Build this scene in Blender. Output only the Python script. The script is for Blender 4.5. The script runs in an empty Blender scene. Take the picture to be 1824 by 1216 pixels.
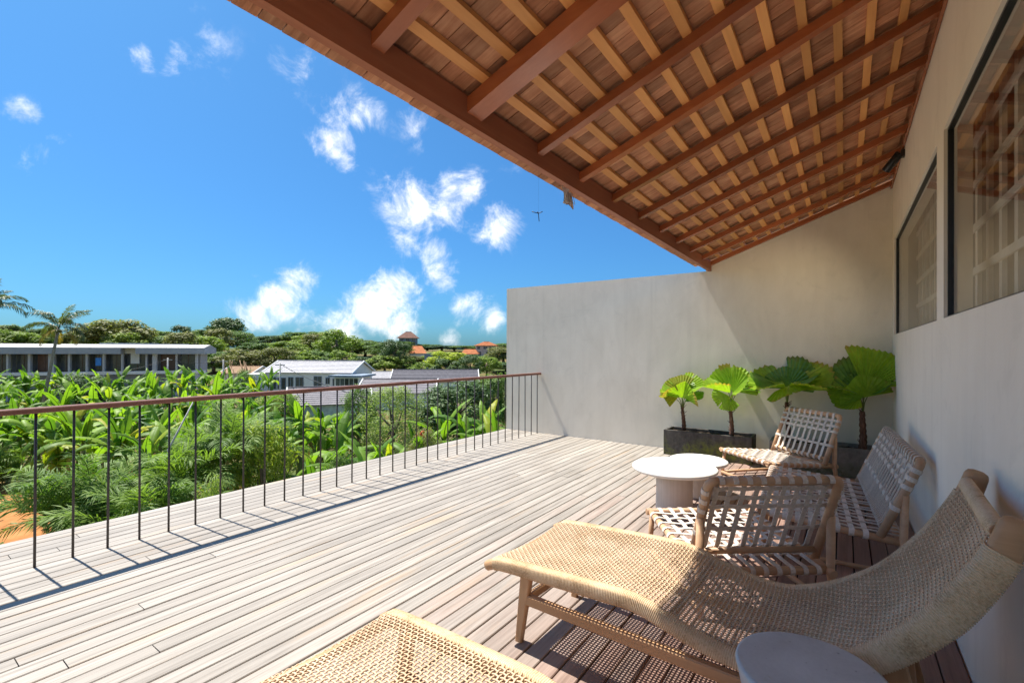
import bpy, math, random
from mathutils import Vector, Matrix
R = random.Random(7)
PI = math.pi
scene = bpy.context.scene
col = scene.collection

# ------------------------------------------------------------------ camera
H = 1.4
YAW, PIT, ROL = 0.61194, 0.00358, 0.0038
FPX, CX, CY = 842.646, 912.0, 620.4
FW = Vector((-math.sin(YAW)*math.cos(PIT), math.cos(YAW)*math.cos(PIT), math.sin(PIT)))
_r = Vector((math.cos(YAW), math.sin(YAW), 0)); _u = _r.cross(FW)
RT = _r*math.cos(ROL) + _u*math.sin(ROL)
UP = -_r*math.sin(ROL) + _u*math.cos(ROL)
CAM = Vector((0, 0, H))
cam_d = bpy.data.cameras.new("camera"); cam = bpy.data.objects.new("camera", cam_d); col.objects.link(cam)
m = Matrix((RT, UP, -FW)).transposed().to_4x4(); m.translation = CAM
cam.matrix_world = m
cam_d.sensor_width = 36.0; cam_d.lens = FPX/1824*36; cam_d.shift_y = (CY-608)/1824
cam_d.clip_start = 0.05; cam_d.clip_end = 3000
scene.camera = cam

def px(x, y, d):                       # world point on the sight line of photo point (x, y) at depth d metres
    return CAM + (FW + RT*((x-CX)/FPX) + UP*((CY-y)/FPX))*d
def px_dir(x, y):
    return (FW + RT*((x-CX)/FPX) + UP*((CY-y)/FPX)).normalized()

# ------------------------------------------------------------------ sky and sun
SUN = Vector((-0.515, -0.034, 1.0)).normalized()          # direction towards the sun
SUN_EL = math.asin(SUN.z); SUN_AZ = math.atan2(SUN.x, SUN.y)
world = bpy.data.worlds.new("World"); scene.world = world; world.use_nodes = True
wt = world.node_tree; wt.nodes.clear()
def wn(t, **k):
    n = wt.nodes.new(t)
    for a, b in k.items(): setattr(n, a, b)
    return n
def wmath(op, a, b=None, c=None, clamp=False):
    n = wn('ShaderNodeMath', operation=op); n.use_clamp = clamp
    for i, v in enumerate((a, b, c)):
        if v is None: continue
        if isinstance(v, (int, float)): n.inputs[i].default_value = v
        else: wt.links.new(v, n.inputs[i])
    return n.outputs[0]
sky = wn('ShaderNodeTexSky', sky_type='NISHITA'); sky.sun_disc = False
sky.sun_elevation = SUN_EL; sky.sun_rotation = SUN_AZ
sky.air_density = 1.0; sky.dust_density = 1.0; sky.ozone_density = 2.0; sky.altitude = 30
tint = wn('ShaderNodeMix', data_type='RGBA', blend_type='MULTIPLY'); tint.inputs[0].default_value = 1.0
wt.links.new(sky.outputs[0], tint.inputs[6]); tint.inputs[7].default_value = (0.14, 0.318, 0.45, 1)
tc = wn('ShaderNodeTexCoord')
D = tc.outputs['Generated']
clouds = [(258,98,42,.72),(300,104,46,.72),(48,208,44,.78),(95,240,48,.5),(75,275,60,.55),(600,200,62,.62),(645,200,60,.66),
 (598,258,66,.62),(615,285,45,.5),(750,222,75,.3),(800,215,50,.3),(700,370,60,.5),(740,365,85,.78),(800,365,85,.8),(838,345,62,.8),(880,400,74,.88),
 (716,430,66,.62),(775,448,50,.66),(790,490,56,.75),(525,505,62,.85),(490,532,66,.85),(450,562,66,.8),(700,520,78,.95),
 (662,548,76,.98),(610,580,72,.78),(715,575,55,.7),(840,548,58,.85),(872,562,52,.8),(806,607,34,.7),(560,588,56,.5),
 (540,115,100,.24),(360,75,100,.16),(690,335,70,.3),(960,300,90,.3)]
sxyz = wn('ShaderNodeSeparateXYZ'); wt.links.new(D, sxyz.inputs[0])
el = wn('ShaderNodeMapRange', interpolation_type='SMOOTHSTEP'); wt.links.new(sxyz.outputs[2], el.inputs['Value']); el.inputs['From Min'].default_value = .0; el.inputs['From Max'].default_value = .55
hz = wn('ShaderNodeMix', data_type='RGBA'); wt.links.new(el.outputs[0], hz.inputs[0]); hz.inputs[6].default_value = (.78,.82,.92,1); hz.inputs[7].default_value = (1,1,1,1)
tint2 = wn('ShaderNodeMix', data_type='RGBA', blend_type='MULTIPLY'); tint2.inputs[0].default_value = 1.0
wt.links.new(tint.outputs[2], tint2.inputs[6]); wt.links.new(hz.outputs[2], tint2.inputs[7])
acc = None
for (x, y, r, s) in clouds:
    dn = wn('ShaderNodeVectorMath', operation='DISTANCE'); wt.links.new(D, dn.inputs[0]); dn.inputs[1].default_value = px_dir(x, y)
    mr = wn('ShaderNodeMapRange', interpolation_type='SMOOTHSTEP'); wt.links.new(dn.outputs['Value'], mr.inputs['Value'])
    rr = r/FPX*(px_dir(x, y).dot(FW))
    mr.inputs['From Min'].default_value = rr; mr.inputs['From Max'].default_value = 0
    mr.inputs['To Min'].default_value = 0; mr.inputs['To Max'].default_value = s
    o = mr.outputs[0]
    acc = o if acc is None else wmath('MAXIMUM', acc, o)
def wnoise(scale, detail, vec, rough=.6, dist=0.3):
    n = wn('ShaderNodeTexNoise'); n.inputs['Scale'].default_value = scale; n.inputs['Detail'].default_value = detail
    n.inputs['Roughness'].default_value = rough; n.inputs['Distortion'].default_value = dist; wt.links.new(vec, n.inputs['Vector'])
    return n.outputs['Fac']
n1 = wnoise(12, 8, D, .66, .35)
# unseen clouds added outside the view, denser than inside it, as neutral fill light
far = wnoise(3.2, 3, D, .5, 0)
fdot = wn('ShaderNodeVectorMath', operation='DOT_PRODUCT'); wt.links.new(D, fdot.inputs[0]); fdot.inputs[1].default_value = px_dir(700, 300)
fm = wn('ShaderNodeMapRange', interpolation_type='SMOOTHSTEP'); wt.links.new(fdot.outputs['Value'], fm.inputs['Value'])
fm.inputs['From Min'].default_value = .62; fm.inputs['From Max'].default_value = .35
fm2 = wn('ShaderNodeMapRange', interpolation_type='SMOOTHSTEP'); wt.links.new(far, fm2.inputs['Value'])
fm2.inputs['From Min'].default_value = .46; fm2.inputs['From Max'].default_value = .66; fm2.inputs['To Max'].default_value = .8
acc = wmath('MAXIMUM', acc, wmath('MULTIPLY', fm.outputs[0], fm2.outputs[0]))
dens = wmath('MULTIPLY_ADD', wmath('SUBTRACT', n1, .5), 2.6, acc)
dm = wn('ShaderNodeMapRange', interpolation_type='SMOOTHSTEP'); wt.links.new(dens, dm.inputs['Value'])
dm.inputs['From Min'].default_value = .16; dm.inputs['From Max'].default_value = 1.35
gate = wmath('MULTIPLY', acc, 4.0, clamp=True)
alpha = wmath('MULTIPLY', dm.outputs[0], gate, clamp=True)
off = wn('ShaderNodeVectorMath', operation='ADD'); wt.links.new(D, off.inputs[0]); off.inputs[1].default_value = SUN*0.022
n2 = wnoise(12, 4, off.outputs[0], .66, .35)
shade = wmath('MULTIPLY_ADD', wmath('SUBTRACT', n1, n2), 2.2, .55, clamp=True)
cc = wn('ShaderNodeMix', data_type='RGBA'); wt.links.new(shade, cc.inputs[0])
cc.inputs[6].default_value = (2.5, 2.65, 2.95, 1); cc.inputs[7].default_value = (5.6, 5.35, 5.0, 1)
smix = wn('ShaderNodeMix', data_type='RGBA'); wt.links.new(alpha, smix.inputs[0])
wt.links.new(tint2.outputs[2], smix.inputs[6]); wt.links.new(cc.outputs[2], smix.inputs[7])
bg = wn('ShaderNodeBackground'); bg.inputs['Strength'].default_value = 0.09
wt.links.new(smix.outputs[2], bg.inputs['Color'])
wo = wn('ShaderNodeOutputWorld'); wt.links.new(bg.outputs[0], wo.inputs[0])

world.cycles.sampling_method = 'MANUAL'; world.cycles.sample_map_resolution = 256
sd = bpy.data.lights.new("sun", 'SUN'); sd.energy = 2.5; sd.angle = math.radians(0.5); sd.color = (1.0, 0.95, 0.87)
sun = bpy.data.objects.new("sun", sd); col.objects.link(sun); sun.location = (-30, -3, 60)
sun.rotation_euler = SUN.to_track_quat('Z', 'Y').to_euler()

scene.view_settings.view_transform = 'Standard'; scene.view_settings.look = 'None'
scene.view_settings.exposure = 1.97; scene.view_settings.gamma = 1.0
scene.render.engine = 'CYCLES'
cy = scene.cycles
cy.max_bounces = 10; cy.diffuse_bounces = 7; cy.glossy_bounces = 3; cy.transmission_bounces = 4; cy.transparent_max_bounces = 10
cy.use_denoising = True; cy.sample_clamp_indirect = 6.0
cy.caustics_reflective = False; cy.caustics_refractive = False

# ------------------------------------------------------------------ helpers
class MB:
    def __init__(s): s.v = []; s.f = []; s.sm = []
    def quad_mesh(s, vs, fs, smooth=False):
        b = len(s.v); s.v += [tuple(p) for p in vs]
        for f in fs: s.f.append(tuple(i+b for i in f)); s.sm.append(smooth)
        return s
    def box(s, a, b, rot=None, at=None, taper=None):
        x0, y0, z0 = a; x1, y1, z1 = b
        vs = [Vector(p) for p in ((x0,y0,z0),(x1,y0,z0),(x1,y1,z0),(x0,y1,z0),(x0,y0,z1),(x1,y0,z1),(x1,y1,z1),(x0,y1,z1))]
        if rot is not None: vs = [rot @ p for p in vs]
        if at is not None: vs = [p + Vector(at) for p in vs]
        return s.quad_mesh(vs, [(3,2,1,0),(4,5,6,7),(0,1,5,4),(1,2,6,5),(2,3,7,6),(3,0,4,7)])
    def rings(s, rings, close=True, caps=True, smooth=True):
        b = len(s.v); n = len(rings[0])
        for r in rings: s.v += [tuple(p) for p in r]
        for i in range(len(rings)-1):
            for j in range(n if close else n-1):
                k = (j+1) % n
                s.f.append((b+i*n+j, b+i*n+k, b+(i+1)*n+k, b+(i+1)*n+j)); s.sm.append(smooth)
        if caps and close:
            s.f.append(tuple(b+j for j in reversed(range(n)))); s.sm.append(False)
            e = b+(len(rings)-1)*n
            s.f.append(tuple(e+j for j in range(n))); s.sm.append(False)
        return s
    def tube(s, pts, r, n=8, caps=True):
        pts = [Vector(p) for p in pts]; L = len(pts)
        rs = r if isinstance(r, (list, tuple)) else [r]*L
        rings = []; ref = None
        for i, p in enumerate(pts):
            t = (pts[min(i+1, L-1)] - pts[max(i-1, 0)]).normalized()
            if ref is None:
                ref = Vector((0,0,1)) if abs(t.z) < .9 else Vector((1,0,0))
            a = (ref - t*ref.dot(t)).normalized(); b = t.cross(a); ref = a
            rings.append([p + (a*math.cos(2*PI*j/n) + b*math.sin(2*PI*j/n))*rs[i] for j in range(n)])
        return s.rings(rings, True, caps)
    def ribbon(s, pts, side, w, th):     # flat strap: side = constant width direction
        pts = [Vector(p) for p in pts]; side = Vector(side).normalized(); L = len(pts); rings = []
        for i, p in enumerate(pts):
            t = (pts[min(i+1, L-1)] - pts[max(i-1, 0)]).normalized()
            nn = t.cross(side).normalized()
            rings.append([p+side*w/2+nn*th/2, p-side*w/2+nn*th/2, p-side*w/2-nn*th/2, p+side*w/2-nn*th/2])
        return s.rings(rings, True, True, False)
    def lathe(s, prof, n=32, at=(0,0,0)):
        rings = [[(at[0]+r*math.cos(2*PI*j/n), at[1]+r*math.sin(2*PI*j/n), at[2]+z) for j in range(n)] for r, z in prof]
        return s.rings(rings, True, True)
    def mesh(s, name):
        me = bpy.data.meshes.new(name); me.from_pydata(s.v, [], s.f)
        me.polygons.foreach_set('use_smooth', s.sm); me.update()
        return me
    def build(s, name, mat, parent=None, loc=None):
        return place(s.mesh(name), name, mat, parent, loc)
def place(me, name, mat=None, parent=None, loc=None, rot=None, scale=None):
    if mat is not None and not me.materials: me.materials.append(mat)
    o = bpy.data.objects.new(name, me); col.objects.link(o)
    if parent is not None: o.parent = parent
    if loc is not None: o.location = loc
    if rot is not None: o.rotation_euler = rot
    if scale is not None: o.scale = scale
    return o
def empty(name, loc=(0,0,0), rz=0, parent=None):
    o = bpy.data.objects.new(name, None); col.objects.link(o); o.location = loc; o.rotation_euler = (0,0,rz)
    o.empty_display_size = .1
    if parent is not None: o.parent = parent
    return o
def tag(o, label=None, cat=None, group=None, kind=None):
    if label: o['label'] = label
    if cat: o['category'] = cat
    if group: o['group'] = group
    if kind: o['kind'] = kind
    return o
def copy_tree(o, parent=None):
    c = o.copy(); col.objects.link(c); c.parent = parent
    for ch in list(o.children): copy_tree(ch, c)
    return c
def catmull(pts, n):
    out = []; P = [Vector(p) for p in pts]
    for i in range(len(P)-1):
        p0 = P[max(i-1,0)]; p1 = P[i]; p2 = P[i+1]; p3 = P[min(i+2,len(P)-1)]
        for k in range(n):
            t = k/n
            out.append(.5*((2*p1) + (p2-p0)*t + (2*p0-5*p1+4*p2-p3)*t*t + (3*p1-p0-3*p2+p3)*t**3))
    out.append(P[-1]); return out

# ------------------------------------------------------------------ materials
class NT:
    def __init__(s, name):
        s.m = bpy.data.materials.new(name); s.m.use_nodes = True; s.t = s.m.node_tree; s.t.nodes.clear()
        s.out = s.n('ShaderNodeOutputMaterial'); s._pos = None; s._rnd = None
    def n(s, ty, **k):
        nd = s.t.nodes.new(ty)
        for a, b in k.items(): setattr(nd, a, b)
        return nd
    def put(s, sock, v):
        if v is None: return
        if hasattr(v, 'is_output') or isinstance(v, bpy.types.NodeSocket): s.t.links.new(v, sock)
        else:
            if hasattr(v, '__len__') and len(v) == 3 and sock.type == 'RGBA': v = (*v, 1)
            sock.default_value = v
    def math(s, op, a, b=None, c=None, clamp=False):
        nd = s.n('ShaderNodeMath', operation=op); nd.use_clamp = clamp
        for i, v in enumerate((a, b, c)): s.put(nd.inputs[i], v)
        return nd.outputs[0]
    def pos(s):
        if s._pos is None: s._pos = s.n('ShaderNodeNewGeometry').outputs['Position']
        return s._pos
    def obj(s): return s.n('ShaderNodeTexCoord').outputs['Object']
    def rnd(s):
        if s._rnd is None: s._rnd = s.n('ShaderNodeObjectInfo').outputs['Random']
        return s._rnd
    def scaled(s, vec, sc, jitter=False):
        nd = s.n('ShaderNodeVectorMath', operation='MULTIPLY'); s.put(nd.inputs[0], vec); nd.inputs[1].default_value = sc
        o = nd.outputs[0]
        if jitter:
            a = s.n('ShaderNodeVectorMath', operation='ADD'); s.put(a.inputs[0], o)
            c = s.n('ShaderNodeCombineXYZ'); v = s.math('MULTIPLY', s.rnd(), 60.0)
            for i in range(3): s.put(c.inputs[i], v)
            s.put(a.inputs[1], c.outputs[0]); o = a.outputs[0]
        return o
    def noise(s, vec, scale, detail=4, rough=.55, dist=0):
        nd = s.n('ShaderNodeTexNoise'); s.put(nd.inputs['Vector'], vec)
        nd.inputs['Scale'].default_value = scale; nd.inputs['Detail'].default_value = detail
        nd.inputs['Roughness'].default_value = rough; nd.inputs['Distortion'].default_value = dist
        return nd.outputs['Fac']
    def ramp(s, fac, stops):
        nd = s.n('ShaderNodeValToRGB'); s.put(nd.inputs[0], fac); el = nd.color_ramp.elements
        while len(el) < len(stops): el.new(.5)
        for e, (p, c) in zip(el, stops): e.position = p; e.color = (*c, 1) if len(c) == 3 else c
        return nd.outputs[0]
    def rng(s, v, a, b, c=0., d=1.):
        nd = s.n('ShaderNodeMapRange'); s.put(nd.inputs['Value'], v)
        for k, q in zip(('From Min','From Max','To Min','To Max'), (a,b,c,d)): nd.inputs[k].default_value = q
        return nd.outputs[0]
    def mix(s, f, a, b, mode='MIX'):
        nd = s.n('ShaderNodeMix', data_type='RGBA', blend_type=mode); s.put(nd.inputs[0], f); s.put(nd.inputs[6], a); s.put(nd.inputs[7], b)
        return nd.outputs[2]
    def scale_col(s, c, f):               # colour * factor socket
        nd = s.n('ShaderNodeVectorMath', operation='SCALE'); s.put(nd.inputs[0], c); s.put(nd.inputs['Scale'], f)
        return nd.outputs[0]
    def bump(s, h, strength=.3, dist=.01):
        nd = s.n('ShaderNodeBump'); nd.inputs['Strength'].default_value = strength; nd.inputs['Distance'].default_value = dist
        s.put(nd.inputs['Height'], h); return nd.outputs[0]
    def pbr(s, c, rough=.6, normal=None, spec=.4, metal=0):
        b = s.n('ShaderNodeBsdfPrincipled'); s.put(b.inputs['Base Color'], c); s.put(b.inputs['Roughness'], rough)
        s.put(b.inputs['Specular IOR Level'], spec); b.inputs['Metallic'].default_value = metal
        if normal is not None: s.put(b.inputs['Normal'], normal)
        return b.outputs[0]
    def fin(s, sh): s.t.links.new(sh, s.out.inputs[0]); return s.m

def wood(name, c0, c1, axis, rough=.55, var=.35, grain=1.0, spec=.35, bump=.15):
    """axis: index of the grain direction, in the object's own coordinates"""
    t = NT(name); sc = [34*grain]*3; sc[axis] = 1.6*grain
    v = t.scaled(t.obj(), sc, True)
    g = t.noise(v, 1.0, 5, .6, .6); big = t.noise(t.scaled(t.obj(), (2,2,2), True), 1.3, 3)
    c = t.ramp(t.math('MULTIPLY_ADD', big, .5, t.math('MULTIPLY', g, .6)), [(.3, c0), (.75, c1)])
    f = t.rng(t.rnd(), 0, 1, 1-var, 1+var)
    return t.fin(t.pbr(t.scale_col(c, f), rough, t.bump(g, bump, .003), spec))

def plaster(name, c0, c1, bump=.12):
    t = NT(name); p = t.pos()
    a = t.noise(p, .9, 6, .6, .8); b = t.noise(t.scaled(p, (1,1,.35)), 5.0, 5, .6, .5); s = t.noise(p, 60, 3)
    c = t.ramp(t.math('MULTIPLY_ADD', b, .45, t.math('MULTIPLY', a, .6)), [(.36, c0), (.66, c1)])
    st = t.noise(t.scaled(p, (7,7,.22)), 1.0, 4, .6); pa = t.noise(p, 2.2, 5, .7, 1.2)
    c = t.scale_col(c, t.rng(st, .55, .75, 1.0, .93)); c = t.scale_col(c, t.rng(pa, .56, .64, 1.0, .955))
    c = t.scale_col(c, t.rng(t.noise(p, 26, 3, .7), .70, .78, 1.0, .90))
    h = t.math('MULTIPLY_ADD', s, .25, b)
    return t.fin(t.pbr(c, t.rng(b, .3, .7, .75, .95), t.bump(h, bump, .01), .25))

def flat(name, c, rough=.6, spec=.4, var=0.0, metal=0, scale=3.0, amount=.2):
    t = NT(name); n = t.noise(t.pos(), scale, 5, .6)
    cc = t.scale_col(t.mix(1.0, c, (1,1,1), 'MULTIPLY'), t.rng(n, .3, .7, 1-amount, 1+amount))
    if var: cc = t.scale_col(cc, t.rng(t.rnd(), 0, 1, 1-var, 1+var))
    return t.fin(t.pbr(cc, rough, None, spec, metal))

def leaf_mat(name, c0, c1, trans=.35, rough=.45, spec=.4, nscale=.8, dry=None, yellow=None):
    t = NT(name); n = t.noise(t.pos(), nscale, 3)
    f = t.math('MULTIPLY_ADD', t.rnd(), .6, t.math('MULTIPLY', n, .5))
    c = t.ramp(f, [(.2, c0), (.8, c1)])
    if dry: c = t.mix(t.rng(t.noise(t.pos(), nscale*4, 3), .62, .72), c, dry)
    if yellow: c = t.mix(t.rng(t.rnd(), .93, .97), c, yellow)
    b = t.pbr(c, rough, None, spec)
    tr = t.n('ShaderNodeBsdfTranslucent'); t.put(tr.inputs[0], t.mix(1.0, c, (1.5, 1.7, .6), 'MULTIPLY'))
    mx = t.n('ShaderNodeMixShader'); mx.inputs[0].default_value = trans
    t.t.links.new(b, mx.inputs[1]); t.t.links.new(tr.outputs[0], mx.inputs[2])
    return t.fin(mx.outputs[0])

M = {}
# deck: silver-grey where rain and sun reach it, browner under the roof
t = NT('deck_wood'); p = t.pos()
g = t.noise(t.scaled(p, (60, 1.6, 60), True), 1.0, 6, .62, .5)
blot = t.noise(t.scaled(p, (6, 1.2, 1), True), 1.0, 4, .6)
sx = t.n('ShaderNodeSeparateXYZ'); t.put(sx.inputs[0], p)
wx = t.math('ADD', sx.outputs[0], t.math('MULTIPLY_ADD', blot, .9, t.math('MULTIPLY', t.rnd(), .45)))
shel = t.rng(wx, -1.35, .05)
worn = t.ramp(g, [(.25, (.20,.172,.14)), (.5, (.325,.29,.25)), (.8, (.43,.395,.35))])
worn = t.mix(t.rng(t.noise(t.scaled(p, (9, .8, 1), True), 1.0, 3), .60, .74, 0, .55), worn, (.42,.30,.19))
brown = t.ramp(g, [(.25, (.17,.10,.075)), (.55, (.285,.175,.135)), (.8, (.36,.245,.20))])
c = t.mix(shel, worn, brown)
c = t.scale_col(c, t.rng(t.rnd(), 0, 1, .88, 1.09))
c = t.scale_col(c, t.rng(t.noise(t.scaled(p, (3, .7, 1)), 1.0, 5, .65, .8), .35, .65, .86, 1.08))
speck = t.rng(t.noise(p, 240, 2), .66, .74, 1, .62)
c = t.scale_col(c, speck)
M['deck'] = t.fin(t.pbr(c, t.rng(g, .3, .7, .5, .72), t.bump(g, .35, .002), .35))
M['dark_gap'] = flat('dark_under', (.035,.03,.027), .9, .1)
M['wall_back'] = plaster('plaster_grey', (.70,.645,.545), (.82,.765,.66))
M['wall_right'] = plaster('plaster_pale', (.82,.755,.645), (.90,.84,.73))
M['rafter'] = wood('rafter_wood', (.29,.08,.03), (.41,.13,.05), 0, .27, .2, .8, .55)
M['beam'] = wood('eave_beam_wood', (.30,.10,.05), (.42,.16,.085), 1, .5, .1, .8)
M['batten'] = wood('batten_wood', (.62,.265,.085), (.86,.44,.155), 1, .5, .32, .8)
# roof tiles of split hardwood
t = NT('tile_wood'); p = t.pos()
g = t.noise(t.scaled(p, (3, 40, 3), True), 1.0, 5, .62, .6); bl = t.noise(t.scaled(p, (4,4,4), True), 1.4, 4)
c = t.ramp(t.math('MULTIPLY_ADD', bl, .6, t.math('MULTIPLY', g, .5)), [(.3, (.17,.072,.04)), (.52, (.40,.185,.10)), (.8, (.64,.37,.22))])
c = t.scale_col(c, t.rng(t.rnd(), 0, 1, .72, 1.35))
M['tile'] = t.fin(t.pbr(c, .7, t.bump(g, .35, .004), .25))
M['rail'] = wood('handrail_wood', (.15,.06,.04), (.25,.115,.08), 1, .5, .05)
M['steel'] = flat('dark_steel', (.035,.028,.026), .45, .5)
M['room'] = flat('room_render', (.30,.29,.275), .9, .2)
M['black'] = flat('black_metal', (.012,.012,.013), .4, .5)
M['teak'] = wood('teak', (.34,.185,.085), (.50,.31,.17), 0, .5, .14, .9)
M['teak_y'] = wood('teak_across', (.34,.185,.085), (.50,.31,.17), 1, .5, .14, .9)
M['teak_z'] = wood('teak_upright', (.34,.185,.085), (.50,.31,.17), 2, .5, .14, .9)
M['bamboo'] = wood('peeled_teak', (.40,.225,.12), (.58,.37,.22), 0, .5, .16, .6)
t = NT('rattan'); p = t.pos(); n = t.noise(p, 7, 4); s = t.noise(p, 160, 2)
c = t.ramp(t.math('MULTIPLY_ADD', s, .45, t.math('MULTIPLY', n, .6)), [(.32, (.44,.29,.165)), (.52, (.59,.42,.265)), (.72, (.70,.53,.365))])
M['rattan'] = t.fin(t.pbr(c, .6, None, .3))
t = NT('rattan_wrap'); p = t.pos(); n = t.noise(t.scaled(p, (1,1,1)), 9, 4); s = t.noise(p, 130, 3, .7)
c = t.ramp(t.math('MULTIPLY_ADD', s, .55, t.math('MULTIPLY', n, .5)), [(.34, (.36,.22,.11)), (.5, (.62,.45,.275)), (.7, (.74,.575,.39))])
M['wrap'] = t.fin(t.pbr(c, .6, None, .3))
t = NT('strap_cord'); o = t.pos(); s = t.noise(o, 90, 3)
c = t.scale_col(t.ramp(s, [(.3, (.53,.46,.39)), (.7, (.68,.60,.52))]), t.rng(t.rnd(), 0, 1, .92, 1.08))
M['strap'] = t.fin(t.pbr(c, .75, t.bump(s, .2, .001), .2))
t = NT('concrete_grey'); p = t.pos(); a = t.noise(p, 5, 6, .65, .6); b = t.noise(p, 90, 3); d = t.noise(p, 14, 4, .6, 1.0)
c = t.ramp(t.math('MULTIPLY_ADD', b, .2, t.math('MULTIPLY', a, .8)), [(.3, (.36,.37,.37)), (.55, (.47,.48,.475)), (.75, (.57,.575,.565))])
c = t.mix(t.rng(d, .62, .72, 0, .45), c, (.36,.34,.27)); c = t.scale_col(c, t.rng(t.noise(p, 48, 2), .70, .76, 1, .45))
M['concrete'] = t.fin(t.pbr(c, t.rng(a, .3, .7, .35, .6), t.bump(b, .1, .002), .4))
M['white_top'] = flat('cream_terrazzo', (.80,.77,.71), .45, .4, 0, 0, 12, .04)
t = NT('beige_stone'); p = t.pos(); s = t.noise(t.scaled(p, (70,70,1.2)), 1.0, 3); a = t.noise(p, 6, 4)
c = t.ramp(t.math('MULTIPLY_ADD', s, .5, t.math('MULTIPLY', a, .5)), [(.3, (.56,.47,.39)), (.7, (.70,.61,.53))])
M['pedestal'] = t.fin(t.pbr(c, .7, t.bump(s, .2, .002), .25))
def planter_mat(name, base0, base1, moss):
    t = NT(name); p = t.pos(); a = t.noise(p, 3.5, 5, .65, .5); b = t.noise(p, 22, 5, .65); st = t.noise(t.scaled(p, (14,14,1.5)), 1.0, 4)
    c = t.ramp(t.math('MULTIPLY_ADD', st, .5, t.math('MULTIPLY', b, .5)), [(.3, base0), (.7, base1)])
    sz = t.n('ShaderNodeSeparateXYZ'); t.put(sz.inputs[0], p)
    mz = t.math('MULTIPLY', t.rng(a, .40, .60), t.rng(sz.outputs[2], .30, .12))
    c = t.mix(t.math('MULTIPLY', mz, t.rng(b, .35, .6), clamp=True), c, moss)
    return t.fin(t.pbr(c, .85, t.bump(b, .5, .008), .2))
M['planter_dark'] = planter_mat('mossy_dark_concrete', (.035,.032,.03), (.12,.11,.10), (.16,.18,.03))
M['planter_grey'] = planter_mat('mossy_grey_concrete', (.13,.125,.11), (.28,.265,.235), (.09,.11,.06))
M['soil'] = flat('potting_soil', (.035,.024,.017), .95, .1, 0, 0, 40, .5)
t = NT('palm_trunk'); p = t.pos(); n = t.noise(t.scaled(p, (60,60,14)), 1.0, 5, .65)
M['palm_trunk'] = t.fin(t.pbr(t.ramp(n, [(.3,(.05,.025,.018)),(.55,(.16,.085,.06)),(.75,(.30,.19,.14))]), .9, t.bump(n, .8, .01), .15))
def fan_mat(name, c0, c1, tip):
    t = NT(name); o = t.obj(); n = t.noise(o, 6, 3)
    ln = t.n('ShaderNodeVectorMath', operation='LENGTH'); t.put(ln.inputs[0], o)
    c = t.ramp(n, [(.3, c0), (.7, c1)])
    e = t.rng(t.math('MULTIPLY_ADD', n, .5, ln.outputs['Value']), 1.24, 1.42)
    c = t.mix(e, c, tip)
    b = t.pbr(c, .38, None, .45); tr = t.n('ShaderNodeBsdfTranslucent'); t.put(tr.inputs[0], t.mix(1.0, c, (1.7,1.7,.6), 'MULTIPLY'))
    mx = t.n('ShaderNodeMixShader'); mx.inputs[0].default_value = .38
    t.t.links.new(b, mx.inputs[1]); t.t.links.new(tr.outputs[0], mx.inputs[2]); return t.fin(mx.outputs[0])
M['fan'] = fan_mat('fan_leaf', (.19,.33,.02), (.29,.45,.035), (.32,.24,.05))
M['fan_dark'] = fan_mat('fan_leaf_dark', (.075,.19,.025), (.14,.29,.04), (.12,.15,.03))
M['fan_yellow'] = fan_mat('fan_leaf_yellowing', (.24,.27,.02), (.30,.30,.04), (.34,.17,.06))
M['petiole'] = flat('leaf_stalk', (.12,.17,.04), .5)
# foliage
M['banana'] = leaf_mat('banana_leaf', (.045,.125,.02), (.24,.38,.035), .42, .5, .25, .35, None, (.38,.38,.03))
M['banana_dry'] = leaf_mat('banana_dry_leaf', (.22,.15,.07), (.36,.27,.14), .25, .7, .15, .5)
M['banana_stem'] = flat('banana_stem', (.15,.17,.06), .6, .3, .2)
M['areca'] = leaf_mat('areca_leaf', (.085,.16,.035), (.19,.28,.06), .35, .55, .22, .8)
M['coco'] = leaf_mat('coconut_leaf', (.07,.10,.03), (.13,.15,.05), .25, .5, .4, .5)
M['coco_dry'] = leaf_mat('coconut_dry_leaf', (.34,.24,.05), (.42,.31,.08), .3, .6, .3, .5)
M['trunk'] = flat('bark', (.17,.135,.105), .9, .2, .2, 0, 6, .35)
M['coco_trunk'] = flat('coconut_bark', (.30,.27,.23), .9, .2, .1, 0, 6, .3)
TREE = {
 'mid':  leaf_mat('foliage_mid', (.085,.15,.04), (.16,.24,.065), .25, .6, .25, .25),
 'dark': leaf_mat('foliage_dark', (.045,.09,.03), (.09,.145,.048), .18, .55, .3, .25),
 'light':leaf_mat('foliage_light', (.17,.24,.045), (.26,.33,.075), .3, .6, .25, .25),
 'olive':leaf_mat('foliage_olive', (.14,.155,.05), (.23,.23,.085), .25, .6, .25, .25),
 'pale': leaf_mat('foliage_pale', (.19,.25,.09), (.29,.35,.13), .35, .6, .25, .5),
 'lime': leaf_mat('foliage_lime', (.20,.26,.035), (.34,.38,.06), .4, .6, .25, .6),
}
M['flower_red'] = flat('red_bracts', (.50,.07,.02), .6)
M['under'] = leaf_mat('undergrowth_leaf', (.04,.09,.02), (.12,.20,.035), .3, .55, .3, .12)
t = NT('earth'); p = t.pos(); a = t.noise(p, .08, 5, .6); b = t.noise(p, 1.4, 5, .65)
c = t.ramp(a, [(.42, (.07,.10,.03)), (.55, (.16,.12,.05))])
sx = t.n('ShaderNodeSeparateXYZ'); t.put(sx.inputs[0], p)
dst = t.n('ShaderNodeVectorMath', operation='DISTANCE'); t.put(dst.inputs[0], p); dst.inputs[1].default_value = px(-60, 930, 17)
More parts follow.
